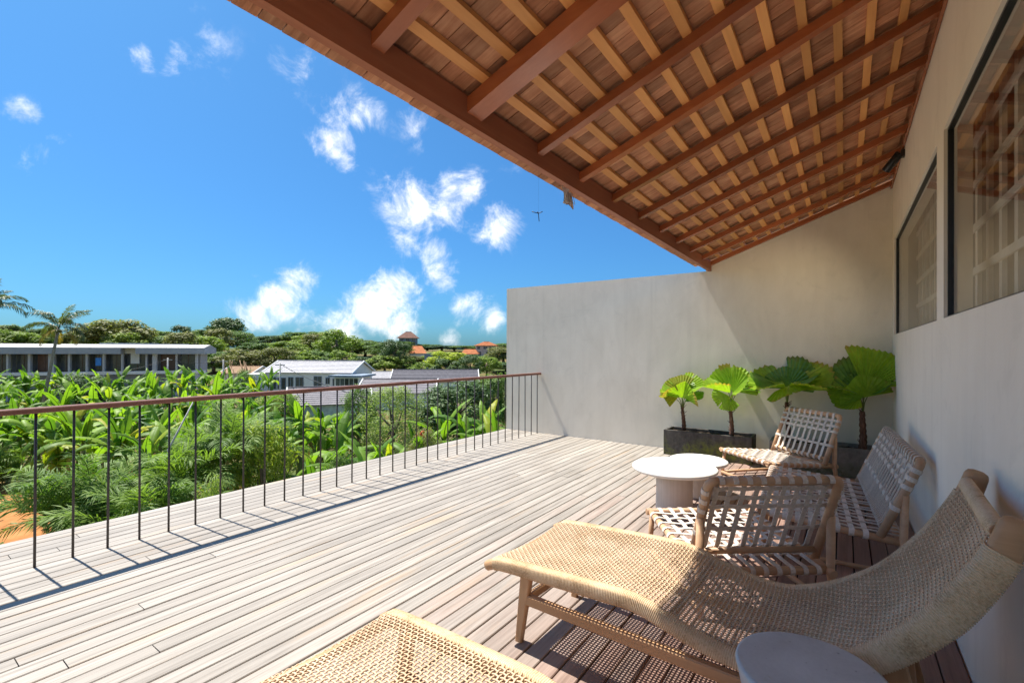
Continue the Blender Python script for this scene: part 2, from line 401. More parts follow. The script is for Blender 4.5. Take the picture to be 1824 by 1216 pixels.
c = t.mix(t.rng(t.math('MULTIPLY_ADD', b, 5, dst.outputs['Value']), 13, 9), c, t.ramp(b, [(.3,(.30,.12,.04)),(.7,(.48,.22,.085))]))
M['earth'] = t.fin(t.pbr(c, .95, t.bump(b, .6, .1), .1))
M['white_wall'] = flat('white_render', (.74,.74,.72), .8, .2, 0, 0, 1.2, .06)
M['grey_wall'] = flat('grey_render', (.34,.36,.39), .8, .2, 0, 0, 1.2, .08)
M['grey_pale'] = flat('pale_grey_render', (.46,.47,.49), .8, .2, 0, 0, 1.2, .08)
M['pale_roof'] = flat('pale_roof_sheet', (.40,.39,.37), .7, .3, 0, 0, .6, .12)
M['house_tile'] = flat('silver_roof_tile', (.36,.35,.36), .6, .4, .12, 0, 2, .15)
M['house_tile_dark'] = flat('slate_roof_tile', (.10,.095,.11), .7, .3, .12, 0, 2, .2)
M['house_tile_mid'] = flat('grey_roof_tile', (.19,.175,.185), .7, .3, .12, 0, 2, .2)
M['terracotta'] = flat('terracotta_tile', (.42,.15,.06), .8, .2, .1, 0, 1, .2)
M['brown_roof'] = flat('brown_roof_tile', (.17,.09,.065), .8, .2, .1, 0, 1, .2)
M['teal_wall'] = flat('mint_render', (.46,.58,.57), .8, .2)
M['pink_wall'] = flat('pink_render', (.55,.45,.42), .8, .2)
M['bluegrey_wall'] = flat('bluegrey_render', (.22,.27,.33), .8, .2)
M['winglass'] = flat('dark_window_glass', (.075,.085,.09), .12, .6, .6)
M['winglass_brown'] = flat('brown_window', (.10,.045,.03), .3, .5, .4)
M['blue_panel'] = flat('blue_panel', (.04,.22,.62), .5)
M['timber'] = flat('raw_timber', (.35,.23,.14), .8, .2, .2)
M['pole'] = flat('pole_grey', (.42,.41,.40), .8, .2)
M['cable'] = flat('black_cable', (.02,.02,.02), .6)
M['lattice'] = flat('white_lattice', (.74,.72,.67), .7, .3)
M['panel'] = flat('torn_panel', (.88,.87,.85), .9, .1, 0, 0, 40, .25)
M['lampwhite'] = flat('lamp_white', (.75,.76,.78), .4)
# window glass: clear, reflecting by angle
t = NT('window_glass'); geo = t.n('ShaderNodeNewGeometry')
dt = t.n('ShaderNodeVectorMath', operation='DOT_PRODUCT'); t.put(dt.inputs[0], geo.outputs['Normal']); t.put(dt.inputs[1], geo.outputs['Incoming'])
f5 = t.math('POWER', t.math('SUBTRACT', 1.0, t.math('ABSOLUTE', dt.outputs['Value'])), 5.0)
fr_ = t.math('MULTIPLY', t.math('MULTIPLY_ADD', f5, .94, .05), t.math('SUBTRACT', 1.0, geo.outputs['Backfacing']))
tr = t.n('ShaderNodeBsdfTransparent'); tr.inputs[0].default_value = (.90,.91,.90,1)
gl = t.n('ShaderNodeBsdfGlossy'); gl.inputs['Roughness'].default_value = .015; gl.inputs[0].default_value = (.9,.9,.9,1)
mx = t.n('ShaderNodeMixShader'); t.t.links.new(fr_, mx.inputs[0]); t.t.links.new(tr.outputs[0], mx.inputs[1]); t.t.links.new(gl.outputs[0], mx.inputs[2])
M['glass'] = t.fin(mx.outputs[0])
t = NT('lamp_glow'); e = t.n('ShaderNodeEmission'); e.inputs[0].default_value = (1,.72,.36,1); e.inputs[1].default_value = 5
M['glow'] = t.fin(e.outputs[0])

# ================================================================== terrace
XR, Y0B, DYB, ZR = -4.240, .730, .18357, 1.021        # railing line, first baluster, spacing, rail top
XW, YB, XE = .451, 6.869, -4.939                      # right wall, back wall, deck edge
YN = -1.6                                             # how far the terrace goes on behind the camera
YD = -3.4  # deck, rail and side wall extended unseen past the roof for bounce light
deck = tag(MB().box((XE+.01, YD, -.30), (XW-.001, YB-.001, -.034)).build('deck', M['dark_gap']), kind='structure')
tag(MB().box((XE+.25, YD-.5, -5.6), (XW+2.9, YB+.1, -.301)).build('building_base', M['wall_back']), kind='structure')
# deck planks, one object each, one shared mesh
PW = .0905; PITCH = .0975; ch = .0035
sec = [(-PW/2, -.024), (PW/2, -.024), (PW/2, -ch), (PW/2-ch, 0), (-PW/2+ch, 0), (-PW/2, -ch)]
plank_me = MB().rings([[(x, 0, z) for x, z in sec], [(x, 1, z) for x, z in sec]], True, True, False)
plank_me.f = [tuple(reversed(f)) for f in plank_me.f]
plank_me = plank_me.mesh('plank'); plank_me.materials.append(M['deck'])
nrow = round((XW-.004-XE)/PITCH); PITCH = (XW-.008-XE-.006-PW)/(nrow-1)
for i in range(nrow):
    x = XE + .006 + PW/2 + i*PITCH
    y = YD - R.random()*1.5
    while y < YB - .01:
        L = R.choice((4.0, 4.6, 5.2)) + R.uniform(-.1, .1)
        a, b = max(y, YD), min(y+L-.004, YB-.006)
        if YB - b < .4: b = YB-.006
        if b - a > .08:
            place(plank_me, 'plank', None, deck, (x + R.uniform(-.0012, .0012), a, R.uniform(-.0015, .0008)), (0, R.uniform(-.012, .012), R.uniform(-.0004, .0004)), (1, b-a, 1))
        y += L
        if b >= YB-.007: break

# back wall: straight top in the open part, gable under the roof
SL = .37
def rafter_z(x): return 2.565 + SL*(x+1.485)             # underside of the rafters
TD = .078                                                # rafter underside -> tile underside
ZT = 2.494
bw = MB()
prof = [(XE, 0-.3), (XE, ZT), (-1.60, ZT), (-1.60, rafter_z(-1.60)+.02), (XW+.0, rafter_z(XW)+.02), (XW+.0, -.3)]
prof = [(XE, -.3), (XW+.119, -.3), (XW+.119, rafter_z(XW+.119)+.05), (-1.56, rafter_z(-1.56)+.05), (-1.56, ZT), (XE, ZT)]
n = len(prof)
bw.v = [(x, YB, z) for x, z in prof] + [(x, YB+.16, z) for x, z in prof]
bw.f = [tuple(range(n)), tuple(reversed(range(n, 2*n)))] + [(i, i+n, (i+1) % n + n, (i+1) % n) for i in range(n)]
bw.f = [bw.f[0], bw.f[1]] + [tuple(f) for f in bw.f[2:]]; bw.sm = [False]*len(bw.f)
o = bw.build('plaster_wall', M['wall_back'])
tag(o, 'grey plastered end wall behind the planters, rising to a gable under the roof', 'wall')
# window wall on the right
wy = [YD, .35, 3.515, 3.752, 6.652, YB-.001]; wz = [-.3, 1.585, 2.63, rafter_z(XW)+.05]
rw = MB()
for i in range(5):
    for k in range(3):
        if k == 1 and i in (1, 3): continue
        rw.box((XW, wy[i], wz[k]), (XW+.118, wy[i+1], wz[k+1]))
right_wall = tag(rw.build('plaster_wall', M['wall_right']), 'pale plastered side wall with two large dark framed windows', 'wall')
def window(y0, y1, label):
    w = empty('window', (XW, y0, wz[1]), 0, right_wall); L, Hh = y1-y0, wz[2]-wz[1]
    tag(w, label)
    fr = MB(); a = .012; X0, X1 = .016, .042
    fr.box((X0, 0, 0), (X1, L, a)); fr.box((X0, 0, Hh-a), (X1, L, Hh)); fr.box((X0, 0, a), (X1, a*1.4, Hh-a)); fr.box((X0, L-a*1.4, a), (X1, L, Hh-a))
    fr.build('frame', M['black'], w)
    MB().box((.028, a*1.4, a), (.036, L-a*1.4, Hh-a)).build('pane', M['glass'], w)
window(3.752, 6.652, 'farther window pane beside the corner'); window(.35, 3.515, 'nearer window cut off by the picture edge')
# room behind the glass: lattice screen, floor and far wall
lat = MB(); LX = .66
y = .45
while y < 6.75:
    lat.box((LX, y-.028, 1.2), (LX+.02, y+.028, 3.05)); y += .272
lat_o = empty('lattice_screen', (0,0,0)); lat_o.location = (LX, 3.6, 1.2)
tag(lat_o, 'white square lattice screen standing behind the window glass', 'screen')
y = .45
while y < 6.75:
    MB().box((0, -.028, 0), (.02, .028, 1.85)).build('upright_slat', M['lattice'], lat_o, (0, y-3.6, 0)); y += .272
for k in range(7):
    MB().box((-.0125, 0, -.022), (-.0005, 6.4, .022)).build('cross_slat', M['lattice'], lat_o, (0, .4-3.6, .16+k*.265))
room = MB(); room.box((XW+.119, YN-.5, .8), (XW+2.8, YB+.1, .9)); room.box((XW+2.8, YN-.5, -.3), (XW+2.9, YB+.1, 3.4)); room.box((XW+.1315, YN-.5, 3.401), (XW+2.9, YB+.1, 3.5))
room.box((XW+.119, YB-.05, .901), (XW+2.799, YB+.1, 3.4)); room.box((XW+.119, YN-.5, .901), (XW+2.799, YN-.4, 3.4))
tag(room.build('room_shell', M['room']), kind='structure')

# railing
rail = empty('railing', (XR, 3.0, 0))
tag(rail, 'balcony railing with brown timber handrail and thin black balusters', 'railing')
def hsec(w, h, c):   # chamfered section
    return [(-w/2+c,0),(w/2-c,0),(w/2,c),(w/2,h-c),(w/2-c,h),(-w/2+c,h),(-w/2,h-c),(-w/2,c)]
ys = [YD, 1.52, 4.31, YB-.002]
for a, b in zip(ys[:-1], ys[1:]):
    s_ = hsec(.062, .036, .006)
    mb = MB().rings([[(x, a-3.0+.001, ZR-.036+z) for x, z in s_], [(x, b-3.0-.001, ZR-.036+z) for x, z in s_]], True, True, False)
    mb.f = [tuple(reversed(f)) for f in mb.f]; mb.build('handrail', M['rail'], rail)
bal_me = MB().tube([(0,0,-.03), (0,0,ZR-.034)], .0075, 8).mesh('baluster'); bal_me.materials.append(M['steel'])
k = -22
while k < 34:
    place(bal_me, 'baluster', None, rail, (0, Y0B+k*DYB-3.0, 0), (R.uniform(-.003,.003), R.uniform(-.003,.003), 0)); k += 1

# roof: eave beam, rafters, battens, hardwood tiles
roof = empty('roof', (0, 3, 2.49)); tag(roof, 'open sloping timber roof with reddish rafters, pale battens and brown tiles', 'roof')
RO = Vector((0, 3, 2.49))
ang = math.atan(SL); cs, sn = math.cos(ang), math.sin(ang)
def part(mb, name, mat): 
    mb.v = [tuple(Vector(v)-RO) for v in mb.v]; return mb.build(name, mat, roof)
def slope_box(x0, x1, y0, y1, zo0, zo1):      # box following the slope; zo = height above rafter underside
    mb = MB(); vs = []
    for zo in (zo0, zo1):
        for (x, y) in ((x0,y0),(x1,y0),(x1,y1),(x0,y1)): vs.append((x, y, rafter_z(x)+zo))
    return mb.quad_mesh(vs, [(3,2,1,0),(4,5,6,7),(0,1,5,4),(1,2,6,5),(2,3,7,6),(3,0,4,7)])
part(MB().box((-1.528, YN, 2.490), (-1.4865, YB-.002, 2.625)), 'eave_beam', M['beam'])
raf = [(-1.05,.06,0),(-.48,.06,0),(.09,.06,0),(.62,.06,0),(1.20,.062,0),(1.79,.11,-.022),(2.40,.055,0),(2.94,.055,0),(3.50,.055,0),(4.08,.055,0),(4.65,.055,0),(5.22,.055,0),(5.78,.055,0),(6.36,.055,0),(6.838,.055,0)]
for y, w, dz in raf:
    part(slope_box(-1.486, XW-.002, y-w/2, y+w/2, dz, TD-.0245), 'rafter', M['rafter'])
for k in range(13):
    x = -1.375 + .1495*k
    if x > XW-.04: break
    part(slope_box(x-.021, x+.021, YN, YB-.004, TD-.0240, TD-.001), 'batten', M['batten'])
part(slope_box(XW-.022, XW-.004, YN, YB-.005, -.03, -.002), 'wall_plate', M['rafter'])
TW = .0885
tile_me = MB(); bx_ = [(-.5,-.5),(.5,-.5),(.5,.5),(-.5,.5)]
sm = Matrix.Rotation(-ang, 3, 'Y')
row_w = .1495
def tile_mesh(L):
    return MB().box((-L/2, -TW/2+.0018, 0), (L/2, TW/2-.0018, .014))
cand = []
rows = [(-1.657, -1.455)] + [(-1.375+.1495*(k-1)+.076, -1.375+.1495*k+.0745) for k in range(0, 13)]
rows = [(-1.695, -1.5255), (-1.5245, -1.375)] + [(-1.375+.1495*k, -1.375+.1495*(k+1)) for k in range(0, 13)]
for ri, (x0, x1) in enumerate(rows):
    x1 = min(x1, XW-.003)
    if x1 - x0 < .03: continue
    y = YN + R.random()*TW
    while y < YB - .06:
        c = Vector(((x0+x1)/2, y+TW/2, 0)); c.z = rafter_z(c.x)+TD
        v = c-CAM; d = v.dot(FW); area = 0
        if d > .2:
            sx_, sy_ = CX+FPX*v.dot(RT)/d, CY-FPX*v.dot(UP)/d
            if -40 < sx_ < 1870 and -60 < sy_ < 1216: area = 1/(d*d)
        cand.append((area, ri, x0, x1, y)); y += TW
cand.sort(key=lambda q: -q[0])
tcache = {}; rest = MB()
for i, (area, ri, x0, x1, y) in enumerate(cand):
    L = (x1-x0)/cs - .0015
    lift = R.uniform(0, .004); tilt = R.uniform(-.012, .012)
    cpos = Vector(((x0+x1)/2, y+TW/2, rafter_z((x0+x1)/2)+TD+lift))
    if i < 300:
        key = round(L, 3)
        if key not in tcache:
            me = tile_mesh(L).mesh('tile'); me.materials.append(M['tile']); tcache[key] = me
        place(tcache[key], 'tile', None, roof, cpos-RO, (tilt, -ang, 0))
    else:
        mr_ = Matrix.Rotation(-ang, 3, 'Y') @ Matrix.Rotation(tilt, 3, 'X')
        rest.box((-L/2, -TW/2+.0018, 0), (L/2, TW/2-.0018, .014), mr_, cpos-RO)
tag(rest.build('tile', M['tile'], roof), kind='stuff')
part(slope_box(-1.680, XW+.13, YN-.02, YB+.12, TD+.021, TD+.05), 'roof_light_seal', M['tile'])  # unseen sheet added above the tiles to stop sun leaking through their gaps

# spotlight under the roof, lit
sp = empty('spotlight', (XW, 5.56, 3.20)); tag(sp, 'small black wall spotlight under the rafters, lit warm', 'spotlight')
MB().box((-.03, -.03, -.03), (-.001, .03, .03)).build('bracket', M['black'], sp)
dirv = Vector((-.60, .40, -.72)).normalized(); rq = dirv.to_track_quat('Z', 'Y').to_euler()
MB().lathe([(.03,-.02),(.036,-.015),(.036,.15),(.031,.155),(.031,.148)], 20).build('lamp_body', M['black'], sp, (-.045, 0, -.005)).rotation_euler = rq
MB().lathe([(.0295,.1405),(.0295,.143)], 20).build('lens', M['glow'], sp, (-.045, 0, -.005)).rotation_euler = rq
ld = bpy.data.lights.new('spot_lamp', 'SPOT'); ld.energy = 10; ld.color = (1,.82,.56); ld.spot_size = math.radians(95); ld.spot_blend = 1.0; ld.shadow_soft_size = .03
lo = bpy.data.objects.new('spot_lamp', ld); col.objects.link(lo); lo.parent = sp; lo.location = Vector((-.045,0,-.005))+dirv*.17
lo.rotation_euler = (-dirv).to_track_quat('Z','Y').to_euler()

# torn panel; unidentified dark object built as a mobile on an added line
hp = empty('hanging_panel', (-1.60, 2.96, 2.575)); tag(hp, 'small torn pale panel hanging from the roof edge', 'panel')
mb = MB(); nx, nz = 7, 7; vs = []
for i in range(nx):
    for j in range(nz):
        u, v = i/(nx-1), j/(nz-1)
        vs.append((.012*math.sin(5*u+3*v), -.085+.16*u+.03*v*(1-u)-.02*v, -.035-.13*v+.012*math.sin(4*u)+(.018*R.random() if j == nz-1 else 0)))
fs = [(i*nz+j, (i+1)*nz+j, (i+1)*nz+j+1, i*nz+j+1) for i in range(nx-1) for j in range(nz-1) if R.random() > .08]
mb.quad_mesh(vs, fs); mb.quad_mesh([(x+.004, y, z) for x, y, z in vs], [tuple(reversed(f)) for f in fs])
mb.build('torn_sheet', M['panel'], hp)
MB().tube([(0,-.30,-.03),(.0,-.1,-.02),(0,.11,-.01)], .004, 6).build('rod', M['timber'], hp)
MB().tube([(0,0,-.05),(0,0,.03)], .003, 5).build('hanger', M['cable'], hp)
mb = MB()
for k in range(7): mb.tube([(.004,-.08+.024*k,-.05-.012*(k%3)), (.006+.004*(k%2),-.06+.024*k+R.uniform(-.03,.03),-.17+R.uniform(0,.05))], .0022, 4)
mb.build('twig_lines', M['pole'], hp)
tm = empty('unclear_object', (-1.62, 2.60, 2.545)); tag(tm, 'tiny dark object of unclear kind against the sky below the roof edge', 'object')
mb = MB()
for a in ((-.03,-.02,.008),(.02,.012,.012),(.0,.006,-.05),(-.02,.012,.016),(.012,-.018,.0)): mb.tube([(0,0,-.26),(a[0],a[1]*1.6,-.26+a[2])], .0026, 5)
mb.build('dark_arms', M['black'], tm); MB().tube([(0,0,.01),(0,0,-.26)], .0003, 4).build('added_thread', M['cable'], tm)

# ================================================================== furniture
def strap_path_loop(p0, p1, r, nrm, wob):
    """flat strap from bar p0 to bar p1, wrapped round both; nrm = face normal of the panel; wob = [(t, offset)]"""
    p0, p1, nrm = Vector(p0), Vector(p1), Vector(nrm).normalized(); ax = (p1-p0).normalized(); L = (p1-p0).length
    pts = []
    for k in range(7):
        a = PI*1.75 - k/6*PI*1.25 if False else (-PI*1.0 + k/6*PI*1.5)
        # from under the bar round its far side up to the top face
        pts.append(p0 + (-ax*math.sin(k/6*PI*.98 + .02) + nrm*(-math.cos(k/6*PI*.98 + .02)))*r)
    for t, of in wob: pts.append(p0 + ax*(t*L) + nrm*(r*(.62 if 0.04 < t < .96 else .9) + of))
    for k in range(7):
        a = k/6*PI*.98
        pts.append(p1 + (ax*math.sin(a) + nrm*math.cos(a))*r)
    return pts

def make_chair(W, name, cords):
    root = empty(name)
    zf, yr, zr, yb, zb, yt, zt = .286, -.785, .224, -.665, .253, -.86, .732
    hw = W/2; r = .022
    sy = lambda y: zf + (zr-zf)*(y/yr)                     # seat rail height at y
    def bar(n_, pts, rr=r, parent=root): return MB().tube(pts, rr, 12).build(n_, M['bamboo'], parent)
    bar('front_rail', [(-hw-.03,0,zf),(hw+.03,0,zf)])
    for s in (-1, 1):
        bar('side_rail', [(s*hw,.02,zf),(s*hw,yr-.03,zr-.003)])
        # back post with bent top corner
        d = Vector((0, yt-yb, zt-zb)).normalized(); T = Vector((s*hw, yt, zt)); Bm = Vector((s*hw, yb, zb))
        bar('back_post', [Bm - d*.01, Bm + (T-Bm)*.5, T - d*.05, T - d*.02 - Vector((s*.004,0,0)), T - d*.003 - Vector((s*.016,0,0)), T - Vector((s*.045,0,0))], .0245)
        m_ = Bm + (T-Bm)*.56
        bar('leg', [m_ + Vector((s*.006,-.008,0)), Vector((s*(hw+.012), yr+.012, zr)), Vector((s*(hw+.016), yr-.018, .0))], [.0215,.0215,.018])
        bar('leg', [Vector((s*hw,-.03,zf-.005)), Vector((s*(hw+.01),-.005,.0))], [.0185,.015])
        bar('floor_runner', [Vector((s*(hw+.01),.0,.034)), Vector((s*(hw+.012),yr+.005,.034))], .0155)
    bar('top_rail', [(-hw+.044,yt,zt),(hw-.044,yt,zt)], .0245)
    bar('rear_rail', [(-hw,yr+.02,sy(yr+.02)),(hw,yr+.02,sy(yr+.02))])
    bar('floor_runner', [(-hw-.01,.0,.034),(hw+.01,.0,.034)], .0155)
    u = Vector((0, yt-yb, zt-zb)); Lb = u.length; u.normalize(); nb = Vector((0, u.z, -u.y))     # normal to the front
    lo = Vector((0, yb, zb)) + u*.055
    bar('lower_back_rail', [Vector((-hw+.01,0,0))+lo, Vector((hw-.01,0,0))+lo], .0175)
    # straps of the back
    n = 9 if W < 1 else 18; xs = [(-hw+.06) + (W-.12)*i/(n-1) for i in range(n)]
    ts = [.30, .62, .745, .87]
    topc = Vector((0, yt, zt))
    for i, x in enumerate(xs):
        wob = [(.05, 0)]
        for k, t in enumerate(ts): wob += [(t-.05, 0), (t, .005*(1 if (i+k) % 2 else -1)), (t+.045, 0)]
        wob = sorted(wob); X = Vector((x,0,0))
        if not cords:
            sag = R.uniform(-.006,.006)
            MB().ribbon(strap_path_loop(lo+X+Vector((sag,0,0)), topc+X, .0268, nb, wob), (1,0,0), .027, .003).build('strap', M['strap'], root)
        else:
            mb = MB()
            for q in (-1, 1):
                pa = strap_path_loop(lo+X+Vector((q*.02,0,0)), topc+X+Vector((q*.006,0,0)), .0285, nb, [(t, o*.8) for t, o in wob])
                mb.tube(pa, .0038, 5)
            mb.build('cord', M['strap'], root)
    for k, t in enumerate(ts):                                   # cross straps of the back, round the posts
        c = Vector((0, yb, zb)) + u*(.055 + t*(Lb-.055))
        wob = [(.03, 0)]
        for i, x in enumerate(xs):
            tt = (x+hw)/W; wob += [(tt, .005*(-1 if (i+k) % 2 else 1))]
        wob.append((.97, 0))
        w_ = .025 if not cords else .028
        MB().ribbon(strap_path_loop(c+Vector((-hw,0,0)), c+Vector((hw,0,0)), .0268, nb, wob), u, w_, .003).build('cross_strap', M['strap'], root)
    # seat
    ns = Vector((0, (zr-zf)/-abs(yr)*-1, 1)).normalized(); ns = Vector((0, -(zf-zr)/abs(yr), 1)).normalized()
    m = 8; ysn = [-.07 - .074*j for j in range(m)]
    f0 = Vector((0,0,zf)); r0 = Vector((0, yr+.02, sy(yr+.02))); Ls = (r0-f0).length
    for i, x in enumerate(xs):
        X = Vector((x,0,0)); wob = [(.03,0)]
        for j, y in enumerate(ysn): wob += [(abs(y)/Ls, .004*(1 if (i+j) % 2 else -1))]
        wob.append((.97, 0))
        if not cords: MB().ribbon(strap_path_loop(f0+X, r0+X, .0245, ns, wob), (1,0,0), .026, .003).build('strap', M['strap'], root)
        else:
            mb = MB()
            for q in (-1, 1): mb.tube(strap_path_loop(f0+X+Vector((q*.012,0,0)), r0+X+Vector((q*.006,0,0)), .0262, ns, wob), .0038, 5)
            mb.build('cord', M['strap'], root)
    for j, y in enumerate(ysn):
        c = Vector((0, y, sy(y))); wob = [(.03, 0)] + [((x+hw)/W, .004*(-1 if (i+j) % 2 else 1)) for i, x in enumerate(xs)] + [(.97, 0)]
        w_ = .025 if not cords else .03
        MB().ribbon(strap_path_loop(c+Vector((-hw,0,0)), c+Vector((hw,0,0)), .0245, ns, wob), (0,1,0), w_, .003).build('cross_strap', M['strap'], root)
    return root
def pose(o, x, y, deg): o.location = (x, y, 0); o.rotation_euler = (0, 0, math.radians(deg-90))
chA = make_chair(.70, 'strap_chair', False); pose(chA, -.819, 3.456, 128.0)
tag(chA, 'low woven strap chair with its back to the camera, nearest behind the chaise', 'chair', 'low strap chairs round the coffee tables')
chC = copy_tree(chA); pose(chC, -.867, 5.52, 227.5)
tag(chC, 'low woven strap chair in front of the grey planter, farthest from the camera', 'chair')
chB = make_chair(1.45, 'strap_bench', True); pose(chB, -.517, 4.437, 183.4)
tag(chB, 'wide low two-seat bench of pale cords along the side wall', 'bench')

# ---- chaise longue
def make_chaise(full=True):
    root = empty('chaise_longue')
    W = .63
    key = [(0,.362),(.085,.392),(.33,.412),(.69,.434),(.80,.430),(.89,.408),(1.0,.378),(1.12,.357),(1.235,.364),(1.35,.41),(1.45,.472),(1.55,.558),(1.66,.70),(1.75,.86),(1.785,.955)]
    if not full: key = key[:-3] + [(1.62,.64)]
    prof = catmull([(x, 0, z) for x, z in key], 8)
    # even arc-length resampling
    acc = [0]
    for a, b in zip(prof[:-1], prof[1:]): acc.append(acc[-1]+(b-a).length)
    TL = acc[-1]
    def at(s):
        s = max(0, min(TL, s)); lo = 0
        while lo < len(acc)-2 and acc[lo+1] < s: lo += 1
        f = (s-acc[lo])/(acc[lo+1]-acc[lo]); p = prof[lo].lerp(prof[lo+1], f)
        return p
    def fr(s):
        p = at(s); t = (at(s+.01)-at(s-.01)).normalized(); nn = Vector((-t.z, 0, t.x)); return p, t, nn
    def depth(s):                      # rail height below the top edge
        f = s/TL; return .046 + .012*math.sin(PI*min(1, f*1.6)) + (.045*max(0, (f-.55)/.45)**.8)*(1-.55*max(0, (f-.86)/.14))
    RWd = .044
    def rail(y0, sgn):
        mb = MB(); rings = []
        for k in range(61):
            s = TL*k/60; p, t_, nn = fr(s); dp = depth(s); rnd = .010
            w = RWd/2
            sec = [(-w+rnd,0),(w-rnd,0),(w,-rnd),(w,-dp+rnd),(w-rnd,-dp),(-w+rnd,-dp),(-w,-dp+rnd),(-w,-rnd)]
            rings.append([p + Vector((0, y0+a, 0)) + nn*(b-.002) for a, b in sec])
        def shrink(ring, f, off): 
            c_ = sum(ring, Vector())/len(ring); return [c_ + (q_-c_)*f + off for q_ in ring]
        t0, t1 = fr(0)[1], fr(TL)[1]
        rings = [shrink(rings[0], .45, -t0*.014), shrink(rings[0], .80, -t0*.010), shrink(rings[0], .95, -t0*.004)] + rings + [shrink(rings[-1], .96, t1*.006), shrink(rings[-1], .82, t1*.016), shrink(rings[-1], .45, t1*.022)]
        mb.rings(rings, True, True); o = mb.build('side_rail', M['teak'], root)
        # rope wound round the rail, coil by coil
        mb = MB(); rings = []; s = .055; pitch = .0072; n = 0
        while s < TL-.075:
            for q, e in ((0, -.0005), (.28, .0027), (.5, .0031), (.72, .0027)):
                ss = s + q*pitch; p, t_, nn = fr(ss); dp = depth(ss); w = RWd/2 + .001 + e; rnd = .011
                top = .001 + e; bot = -dp - .003 - e
                sec = [(-w+rnd,top),(w-rnd,top),(w,top-rnd),(w,bot+rnd),(w-rnd,bot),(-w+rnd,bot),(-w,bot+rnd),(-w,top-rnd)]
                sk = .25
                rings.append([p + Vector((0, y0+a, 0)) + nn*b + t_*(b*sk*.35*sgn) for a, b in sec])
            s += pitch
        mb.rings(rings, True, True); mb.build('rope_wrap', M['wrap'], o)
    rail(0, 1); rail(W, -1)
    # woven cane surface between the rails
    g = .0166; y_in = RWd/2 + .002
    nl = int((W-2*y_in)/g); nt = int((TL-.05-.045)/g)
    mb = MB()
    def surf(s, y):
        p, t_, nn = fr(s); v = (y-y_in)/(W-2*y_in); sag = -.016*math.sin(PI*max(0, min(1, v)))
        return p + Vector((0, y, 0)) + nn*(sag-.001), nn
    frs = {}
    def surf2(k, y):
        if k not in frs: frs[k] = fr(.05 + k*g)
        p, t_, nn = frs[k]; v = (y-y_in)/(W-2*y_in); sag = -.016*math.sin(PI*max(0, min(1, v)))
        return p + Vector((0, y, 0)) + nn*(sag-.002), nn, t_
    hw, th = .0042, .0022
    for j in range(nl+1):
        y = y_in + (W-2*y_in)*(j+.5)/(nl+1); rings = []
        for k in range(nt+1):
            p, nn, t_ = surf2(k, y); o_ = .0021*(1 if (j+k) % 2 else -1); p = p + nn*o_
            s_ = Vector((0,1,0)); rings.append([p+s_*hw, p+nn*th, p-s_*hw, p-nn*th])
        mb.rings(rings, True, True)
    for k in range(nt+1):
        rings = []
        for j in range(-1, nl+2):
            y = y_in + (W-2*y_in)*(j+.5)/(nl+1); y = max(-.004, min(W+.004, y)) if j in (-1, nl+1) else y
            p, nn, t_ = surf2(k, y); o_ = .0021*(-1 if (j+k) % 2 else 1); p = p + nn*o_
            rings.append([p+t_*hw, p-nn*th, p-t_*hw, p+nn*th])
        mb.rings(rings, True, True)
    tag(mb.build('cane_weave', M['rattan'], root), kind='stuff')
    # cross bars at foot, knee, hip and head
    for s_, r_ in ((.07,.017),(.92,.015),(1.42,.015),(TL-.036,.020)):
        p, t_, nn = fr(s_); c = p - nn*(.03 if s_ < 1.7 else .018)
        MB().tube([c+Vector((0,.02,0)), c+Vector((0,W-.02,0))], r_, 10).build('cross_bar', M['teak_y'], root)
    p, t_, nn = fr(TL-.03); mbw = MB(); rings = []; y = .03; n = 0
    while y < W-.03:
        for q, e in ((0,-.0005),(.35,.0024),(.65,.0024)):
            rr = .026 + e; cpt = fr(TL-.036)[0] - nn*.016
            rings.append([cpt + Vector((0, y+q*.0075, 0)) + (nn*math.cos(a)*.75 + t_*math.sin(a))*rr for a in [2*PI*i/10 for i in range(10)]])
        y += .0075
    mbw.rings(rings, True, True); mbw.build('rope_wrap', M['wrap'], root)
    # legs, tapered; side and cross stretchers
    def leg(x0, z0, x1, y, w0, w1):
        mb = MB(); rings = []
        for k in range(6):
            f = k/5; x = x0 + (x1-x0)*f; z = z0*(1-f); w = w0 + (w1-w0)*f; d_ = .036 - .006*f; c_ = .005
            rings.append([(x-w/2+c_,y-d_/2,z),(x+w/2-c_,y-d_/2,z),(x+w/2,y-d_/2+c_,z),(x+w/2,y+d_/2-c_,z),(x+w/2-c_,y+d_/2,z),(x-w/2+c_,y+d_/2,z),(x-w/2,y+d_/2-c_,z),(x-w/2,y-d_/2+c_,z)])
        mb.f = []; mb.rings(rings, True, True, False); mb.build('leg', M['teak_z'], root)
    for y in (.052, W-.052):
        leg(.215, .372, .165, y, .062, .036); leg(1.56, .50, 1.69, y, .070, .040)
        s0, s1 = Vector((.185, y, .215)), Vector((1.64, y, .225))
        a = (s1-s0).normalized(); b = Vector((-a.z,0,a.x)); rings = []
        for q in (s0, s1): rings.append([q + Vector((0,dy,0)) + b*dz for dy, dz in ((-.012,.024),(.012,.024),(.016,.018),(.016,-.018),(.012,-.024),(-.012,-.024),(-.016,-.018),(-.016,.018))])
        MB().rings(rings, True, True, False).build('stretcher', M['teak'], root)
    for x, z in ((.19,.20),(1.63,.21)):
        rings = [[(x+a, y, z+b) for a, b in ((-.01,.02),(.01,.02),(.014,.015),(.014,-.015),(.01,-.02),(-.01,-.02),(-.014,-.015),(-.014,.015))] for y in (.068, W-.068)]
        MB().rings(rings, True, True, False).build('cross_stretcher', M['teak_y'], root)
    # rear of the seat: saddle blocks under the head legs
    return root
chaise = make_chaise(); chaise.location = (-1.448, 1.852, 0); chaise.rotation_euler = (0,0,math.radians(-2.6))
